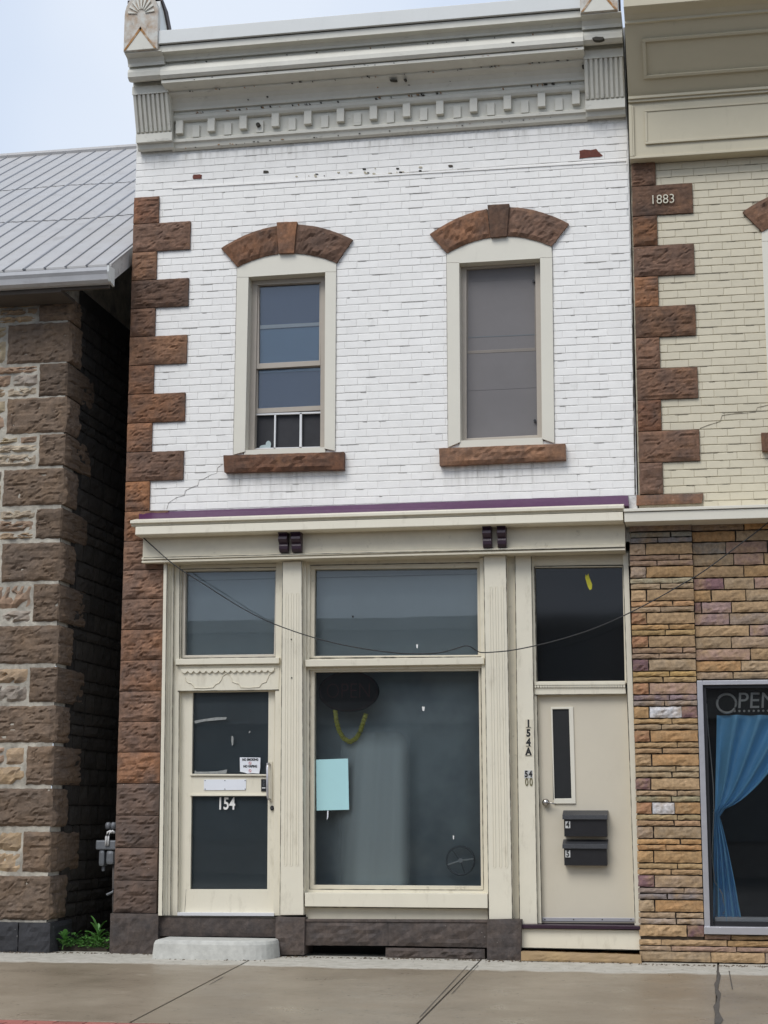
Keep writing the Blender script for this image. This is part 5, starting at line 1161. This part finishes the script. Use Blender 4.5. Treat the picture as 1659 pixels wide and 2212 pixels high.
# alley side: rubble courses behind the corner blocks
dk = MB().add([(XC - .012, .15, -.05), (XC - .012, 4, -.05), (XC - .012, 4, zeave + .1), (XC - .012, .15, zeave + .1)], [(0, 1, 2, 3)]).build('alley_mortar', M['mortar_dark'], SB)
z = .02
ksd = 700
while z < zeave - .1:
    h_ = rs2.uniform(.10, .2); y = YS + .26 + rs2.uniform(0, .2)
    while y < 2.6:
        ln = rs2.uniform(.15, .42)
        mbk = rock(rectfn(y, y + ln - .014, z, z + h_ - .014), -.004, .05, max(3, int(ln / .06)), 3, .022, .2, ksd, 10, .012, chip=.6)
        side_rot(mbk).build('rubble_stone', M['rubble_shaded'], dk); ksd += 1; y += ln
    z += h_
# roof
xrk = P(240.5, 571, -.5).x
roof = MB().add([(XC - 9, -.5, roofz(-.5)), (xrk, -.5, roofz(-.5)), (xrk, yr, roofz(yr)), (XC - 9, yr, roofz(yr)), (XC - 9, -.5, roofz(-.5) - .02), (xrk, -.5, roofz(-.5) - .02), (xrk, yr, roofz(yr) - .02), (XC - 9, yr, roofz(yr) - .02)],
                [(0, 1, 2, 3), (7, 6, 5, 4), (0, 4, 5, 1), (1, 5, 6, 2), (3, 7, 4, 0)])
roof.add([(XC - 9, yr, roofz(yr)), (xrk, yr, roofz(yr)), (xrk, 2 * yr + .5, roofz(-.5)), (XC - 9, 2 * yr + .5, roofz(-.5))], [(0, 1, 2, 3)])
roof = roof.build('roof', M['roof'], SB)
sp_ = P(95, 576, -.5).x - P(50, 581, -.5).x
n1 = math.sqrt(1 + tanr * tanr); nx_, nzv = -tanr / n1, 1 / n1
for k in range(-14, 6):
    x = Ex.x + k * sp_
    if x > xrk - .03: continue
    wdt = .009 if k % 5 else .016
    a, b = Vector((x, -.52, roofz(-.52))), Vector((x, yr, roofz(yr)))
    MB().add([(x - wdt, a.y, a.z), (x + wdt, a.y, a.z), (x + wdt * .5, a.y + nx_ * .011, a.z + nzv * .011), (x - wdt * .5, a.y + nx_ * .011, a.z + nzv * .011), (x - wdt, b.y, b.z), (x + wdt, b.y, b.z), (x + wdt * .5, b.y + nx_ * .011, b.z + nzv * .011), (x - wdt * .5, b.y + nx_ * .011, b.z + nzv * .011)],
             [(0, 1, 2, 3), (7, 6, 5, 4), (1, 5, 6, 2), (2, 6, 7, 3), (3, 7, 4, 0)]).build('rib', M['roof_rib'], roof)
for fy in (.36, .68):
    y = -.5 + (yr + .5) * fy * .93; vs = []; nn = 260
    for i in range(nn + 1):
        x = XC - 9 + (xrk - XC + 9) * i / nn; j_ = .012 * math.sin(i * 1.9) + .03 * math.sin(i * .13)
        vs += [(x, y + j_, roofz(y + j_) + .006), (x, y + j_ + .022, roofz(y + j_ + .022) + .004)]
    MB().add(vs, [(2 * i, 2 * i + 2, 2 * i + 3, 2 * i + 1) for i in range(nn)]).build('sheet_lap', M['roof_lap'] if 'roof_lap' in M else M['roof_rib'], roof)
MB().tube([(XC - 9, yr, roofz(yr) + .01), (xrk, yr, roofz(yr) + .01)], .05, 8).build('ridge_cap', M['roof'], roof)
# gutter, soffit, rake board
zg = zP(120, 584, -.62)
gt = prismX(MB(), [(-.5, zg + .015), (-.5, zg - .13), (-.56, zg - .13), (-.60, zg - .11), (-.615, zg - .06), (-.635, zg - .03), (-.635, zg + .004), (-.62, zg + .004), (-.615, zg - .02), (-.58, zg - .10), (-.52, zg - .11), (-.51, zg + .015)], XC - 9, P(233, 590, -.62).x).build('gutter', M['gutter'], SB)
xg = P(233, 590, -.62).x
prismX(MB(), [(-.49, zg + .02), (-.49, zg - .15), (-.60, zg - .13), (-.645, zg - .05), (-.645, zg + .01)], xg + .0005, xg + .02).build('end_cap', M['flashing'], gt)
MB().box(XC - 9, XC + .05, YS - .005, -.499, zg - .175, zg - .14).build('soffit', M['soffit'] if 'soffit' in M else M['roof_rib'], SB)
MB().box(XC - 9, xrk - .02, -.498, -.46, zg - .16, zg + .0).build('eave_board', M['soffit'] if 'soffit' in M else M['roof_rib'], SB)
rk_ = MB(); xk = xrk - .005
for (ya, yb_) in ((-.5, yr),):
    za, zb2 = roofz(ya) - .02, roofz(yb_) - .02
    rk_.add([(xk - .02, ya, za - .17), (xk, ya, za - .17), (xk, yb_, zb2 - .17), (xk - .02, yb_, zb2 - .17), (xk - .02, ya, za), (xk, ya, za), (xk, yb_, zb2), (xk - .02, yb_, zb2)], [(0, 1, 5, 4), (1, 2, 6, 5), (2, 3, 7, 6), (3, 0, 4, 7), (4, 5, 6, 7), (3, 2, 1, 0)])
rk_.build('rake_board', M['rake'] if 'rake' in M else M['flashing'], SB)
# ================================================================ gas meter and weeds in the alley
gy = .32
gp_ = lambda cx, cy, Y=gy: P(cx / 5.143, 1762.7 + cy / 5.143, Y)
b0 = gp_(1270, 1110); gm_ = empty('gas_meter', (b0.x, gy, 0), 'grey gas meter with bent pipes on the wall in the alley', 'gas meter')
def gbox(name, x0, x1, y0, y1, ya, yb_, mat=M['grey_metal'], bev=.012):
    a, b = gp_(x0, y1), gp_(x1, y0); return MB().box(a.x, b.x, ya, yb_, a.z, b.z).build(name, mat, gm_, bev=bev)
gbox('flange', 1085, 1310, 270, 372, gy - .06, gy + .10); gbox('case', 1108, 1182, 372, 560, gy - .05, gy + .08, bev=.03); gbox('case', 1192, 1285, 380, 540, gy - .055, gy + .09, bev=.03); gbox('drip_leg', 1130, 1165, 555, 615, gy - .01, gy + .02)
for dx in (0, 26):
    MB().tube([gp_(1175 + dx, 330, gy - .07), gp_(1178 + dx, 230, gy - .07), gp_(1195 + dx, 180, gy - .07), gp_(1225 + dx, 165, gy - .07), gp_(1250 + dx, 190, gy - .06)], .010, 8).build('bent_pipe', M['white_metal'], gm_, smooth=True)
for cx in (1212, 1270):
    c = gp_(cx, 110); MB().tube([(c.x, gy - .02, c.z - .03), (c.x, gy - .02, c.z + .015), (c.x, gy - .02, c.z + .035)], [.028, .030, .016], 10).build('regulator', M['grey_metal'], gm_, smooth=True)
MB().tube([gp_(1262, 540), gp_(1258, 1290)], .013, 8).build('riser_pipe', M['rust_pipe'] if 'rust_pipe' in M else M['grey_metal'], gm_, smooth=True)
MB().tube([gp_(1250, 175), gp_(1330, 175)], .014, 8).build('inlet_pipe', M['grey_metal'], gm_)
c = gp_(1258, 850); MB().tube([(c.x - .055, gy - .02, c.z - .02), (c.x, gy - .02, c.z + .005), (c.x + .01, gy - .02, c.z + .04)], .012, 7).build('valve_handle', M['grey_metal'], gm_)
MB().box(XC, XL, .05, 6, -.06, .035).build('alley_soil', M['soil'], side)
def leaf(m, base, d, ln, wd, up, rnd):
    d = d.normalized(); s = d.cross(Vector((0, 0, 1))).normalized(); pts = []
    for t, wv in ((0, .06), (.25, .75), (.5, 1.0), (.75, .7), (1, .04)):
        c = base + d * ln * t + Vector((0, 0, up * (t - 1.1 * t * t) * ln)); pts += [c - s * wd * wv / 2 + Vector((0, 0, .12 * wd)), c + Vector((0, 0, -.05 * wd)), c + s * wd * wv / 2 + Vector((0, 0, .12 * wd))]
    m.add(pts, [(3 * i + j, 3 * i + j + 1, 3 * i + j + 4, 3 * i + j + 3) for i in range(4) for j in (0, 1)])
rw = random.Random(3)
low = MB()
for k in range(330):
    x = rw.uniform(XC + .06, XL - .03); y = rw.uniform(-.02, .40); ht = .03 + rw.random() * .12 * (.5 + (y + .02) * 1.4)
    an = rw.uniform(0, 6.28); leaf(low, Vector((x, y, ht)), Vector((math.cos(an), math.sin(an), rw.uniform(-.1, .7))), rw.uniform(.025, .055), rw.uniform(.02, .036), .3, rw)
o = low.build('ground_cover', M['leaf']); tag(o, 'low green leafy weeds filling the alley mouth', 'weeds', kind='stuff')
def weed(bx, by, n, ln, wd, lean, label, z0=.02, hgt_=.12):
    base = Vector((bx, by, z0)); e = empty('weed', base, label, 'plant', 'weeds in the alley')
    MB().tube([base, base + Vector((.01, 0, hgt_ * .5)), base + Vector((lean, 0, hgt_))], [.005, .004, .002], 5).build('stem', M['leaf'], e)
    for k in range(n):
        an = k * 2.4 + rw.uniform(-.3, .3); t = .25 + .75 * k / n; m = MB()
        leaf(m, base + Vector((lean * t, 0, hgt_ * t)), Vector((math.cos(an), math.sin(an) * .6 - .2, .35 + 1.6 * (k / n) ** 2)), ln * rw.uniform(.75, 1.1), wd, .5, rw); m.build('leaf', M['leaf'], e)
a = P(135, 2040, -.02); weed(a.x, -.02, 11, .095, .05, .02, 'bright green weed with spreading leaves at the corner of the dark plinth', hgt_=.11)
a = P(213, 2030, .10); weed(a.x, .08, 10, .15, .045, .0, 'tall pointed-leaf weed standing in the alley near the gas meter', hgt_=.17)
# ================================================================ across the street (mirrored in the panes)
OB = empty('brick_building', (-4, -24, 0), 'long low brick building across the street, seen only mirrored in the panes', 'building')
MB().box(-26, 24, -33, -24, -.2, 5.5).build('wall', M['opp'], OB)
MB().box(-26.2, 24.2, -33.2, -23.85, 5.501, 5.8).build('parapet', M['opp_trim'], OB)
MB().box(-26.1, 24.1, -23.999, -23.9, 3.3, 3.8).build('sign_band', M['opp_trim'], OB)
for k in range(12):
    x = -24 + k * 4; MB().box(x, x + 2.6, -23.998, -23.93, .6, 2.9).build('shop_window', M['film_dark'], OB); MB().box(x + .4, x + 1.5, -23.998, -23.94, 4.1, 5.2).build('window', M['film_dark'], OB)

# ================================================================ wear: dirt-filled joints, cracks, litter
def seam(pts, Y, wdt, parent, name='joint_gap', mat=None, seed=0):
    m = MB(); q = []; rnd = random.Random(seed + len(pts) * 7 + int(pts[0][0]))
    for (xa, ya), (xb, yb_) in zip(pts[:-1], pts[1:]):
        n = max(2, int(math.hypot(xb - xa, yb_ - ya) / 9))
        for k in range(n): q.append(P(xa + (xb - xa) * k / n, ya + (yb_ - ya) * k / n, Y))
    q.append(P(*pts[-1], Y)); vs = []
    for i, p in enumerate(q):
        t = (q[min(i + 1, len(q) - 1)] - q[max(i - 1, 0)]).normalized(); nrm = Vector((t.z, 0, -t.x)); h = wdt * rnd.uniform(.35, 1.0) / 2
        vs += [p + nrm * h, p - nrm * h, p + nrm * h + Vector((0, .006, 0)), p - nrm * h + Vector((0, .006, 0))]
    for i in range(len(q) - 1):
        m.add(vs[4 * i:4 * i + 8], [(0, 1, 5, 4), (2, 6, 7, 3), (0, 4, 6, 2), (1, 3, 7, 5)])
    return m.build(name, mat or M['gap'], parent)
for pts, Y, wd_ in (
        ([(610.5, 1214), (604.5, 1976)], -.0465, .006), ([(651.5, 1213), (656, 1976)], -.0465, .006), ([(1045, 1202), (1056, 1985)], -.0465, .006), ([(1093, 1200), (1107, 1984)], -.0465, .008),
        ([(361, 1216), (350.5, 1977)], -.0765, .006), ([(388.5, 1222), (384, 1975)], .043, .007), ([(376, 1218), (368, 1976)], .013, .006),
        ([(393, 1229.5), (598, 1225), (595, 1419)], .058, .006), ([(391, 1421.5), (393, 1229.5)], .058, .006), ([(391, 1421.8), (596, 1419.2)], .058, .010),
        ([(379.5, 1436.5), (602.5, 1433.3)], .037, .009), ([(384, 1492.8), (602, 1490)], .038, .008), ([(659.5, 1440.3), (1046, 1434.8)], .057, .010), ([(669, 1447), (668, 1920)], .057, .007), ([(1038.5, 1443), (1044.5, 1922)], .057, .007),
        ([(668, 1920.5), (1044, 1922.5)], .057, .007), ([(670, 1221), (1036, 1215)], .057, .007), ([(668.5, 1421.8), (1039, 1418.7)], .057, .012), ([(661, 1959), (1053, 1962.5)], .028, .010),
        ([(1112.5, 1200), (1122.5, 1995)], .018, .007), ([(1147.5, 1202), (1160.8, 1995)], .018, .006), ([(1154, 1224), (1170.5, 1993)], .058, .008), ([(1346, 1222), (1372, 1994)], .028, .006), ([(1154, 1500.8), (1353, 1498.7)], .048, .006),
        ([(1127, 2047.5), (1385, 2052.5)], -.023, .008), ([(341.5, 1979), (596, 1981.5)], -.03, .008), ([(402, 1921), (399, 1971)], .0985, .004), ([(411, 1675.8), (578, 1676.4)], .086, .004), ([(411, 1719.8), (578, 1720)], .086, .005),
        ([(310, 1204.5), (800, 1194), (1349, 1182)], -.1515, .006), ([(310, 1211), (800, 1200.7), (1349, 1188.7)], -.1325, .005)):
    seam(pts, Y, wd_, WB)
for W in (WINL, WINR):                                     # dark caulk round the surrounds
    seam([(W['sl'][0] - .4, W['sl'][1]), (W['sl'][2] - .4, W['sl'][3])], -.0085, .012, wall, 'caulk_line', M['caulk'])
    seam([(W['sr'][0] + .4, W['sr'][1]), (W['sr'][2] + .4, W['sr'][3])], -.0085, .012, wall, 'caulk_line', M['caulk'])
seam([(1357, 255), (1362, 420), (1366, 640), (1369, 860), (1372, 1068)], -.012, .016, CB, 'party_joint')
seam([(480, 1003), (470, 1010), (468, 1022), (455, 1026), (440, 1034), (430, 1037), (428, 1048), (415, 1052), (400, 1060), (398, 1070), (382, 1074), (364, 1086), (360, 1100)], -.0075, .004, wall, 'settlement_crack', M['caulk'])
seam([(1659, 875), (1636, 880), (1632, 890), (1590, 893), (1560, 897), (1556, 910), (1530, 918), (1512, 925)], -.0075, .007, cwall, 'settlement_crack', M['caulk_cream'])
def dashes(rows_, ivf, n, parent, mat, seed, ytop=-.0066):
    rnd = random.Random(seed); m = MB()
    for k in range(n):
        z0, z1 = rnd.choice(rows_); iv = ivf((z0 + z1) / 2, z1 - z0)
        if not iv: continue
        a, b = rnd.choice(iv); ln = rnd.uniform(.02, .16); x = rnd.uniform(a, max(a + .01, b - ln)); h = rnd.uniform(.002, .005); dz = rnd.uniform(-.0012, .0012); dz2 = dz + rnd.uniform(-.002, .002)
        x1 = min(b, x + ln); m.add([(x, ytop, z0 - h / 2 + dz), (x1, ytop, z0 - h / 3 + dz2), (x1, ytop, z0 + h / 3 + dz2), (x, ytop, z0 + h / 2 + dz), (x, .002, z0 - h / 2 + dz), (x1, .002, z0 - h / 3 + dz2), (x1, .002, z0 + h / 3 + dz2), (x, .002, z0 + h / 2 + dz)], [(0, 1, 2, 3), (0, 4, 5, 1), (2, 6, 7, 3)])
    return m.build('open_joints', mat, parent, kind='stuff')
dashes(rows, iv_white, 170, wall, M['caulk'], 8)
dashes(crow, iv_cream, 150, cwall, M['caulk_cream'], 9)
lit = MB(); rl = random.Random(21)
for k in range(900):
    x = rl.uniform(XC - 1, 2.0); y = -.10 - abs(rl.gauss(0, .05)) - (.10 if x > XPL else 0) - (.06 if x < XC else 0)
    if xs0 - .03 < x < xs1 + .02: y = ys0 - abs(rl.gauss(0, .03)) if rl.random() < .25 else 99
    if y > 10: continue
    r_ = rl.uniform(.003, .013); an = rl.uniform(0, 3); z = gz(y)
    lit.add([(x - r_, y, z), (x + r_ * math.cos(an), y - r_, z), (x + r_, y + r_ * .5, z + r_ * .3), (x, y + r_ * .2, z + r_ * rl.uniform(.4, 1.1))], [(0, 1, 3), (1, 2, 3), (2, 0, 3), (0, 2, 1)])
o = lit.build('litter', M['litter'], None); tag(o, 'brown grit and leaf litter along the foot of the walls', 'litter', kind='stuff')
rc = random.Random(77)
for (xa, ya, xb, yb_, Y, n, hmx) in ((392, 199, 1250, 128, -.262, 34, 2.6), (385, 246, 1255, 176, -.127, 40, 3.0), (375, 321, 1262, 248, -.062, 30, 2.4), (352, 176, 1256, 104, -.418, 16, 2.0), (356, 140, 1254, 66, -.40, 14, 2.5), (400, 226, 1245, 150, -.158, 14, 4.0)):
    for k in range(n):
        t = rc.random(); px, py = xa + (xb - xa) * t, ya + (yb_ - ya) * t + rc.uniform(-1.5, 1.5); w_, h_ = rc.uniform(1.5, 9) * rc.random() + 1.5, rc.uniform(1, hmx)
        MB().prism([XZ(px + w_ / 2 * math.cos(a * 1.05) * rc.uniform(.5, 1.1), py + h_ / 2 * math.sin(a * 1.05) * rc.uniform(.5, 1.1), Y) for a in range(6)], Y, Y + .03).build('missing_paint', M['gap'] if rc.random() < .6 else M['rust_edge'], cor)
# each sandstone block has weathered to its own brown
PAL = [(.185, .090, .047), (.155, .085, .052), (.215, .100, .046), (.135, .078, .052), (.195, .105, .060), (.170, .078, .042)]
PAL2 = [(.225, .118, .068), (.20, .115, .075), (.26, .135, .072), (.17, .105, .075), (.24, .118, .062)]
rq = random.Random(31)
for o in bpy.data.objects:
    if o.type == 'MESH' and o.data.materials:
        m_ = o.data.materials[0]
        if m_ is M['brown']: c_ = rq.choice(PAL); o.color = (c_[0] * 1.18, c_[1] * 1.15, c_[2] * 1.12, 1)
        elif m_ is M['brown_low']: c_ = rq.choice(PAL2); o.color = (c_[0] * 1.18, c_[1] * 1.15, c_[2] * 1.1, 1)

MB().box(XR - .004, CXL + .003, -.02, .5, zc_bot - .1, ZTOP + .35).build('party_gap', M['gap'], CB)
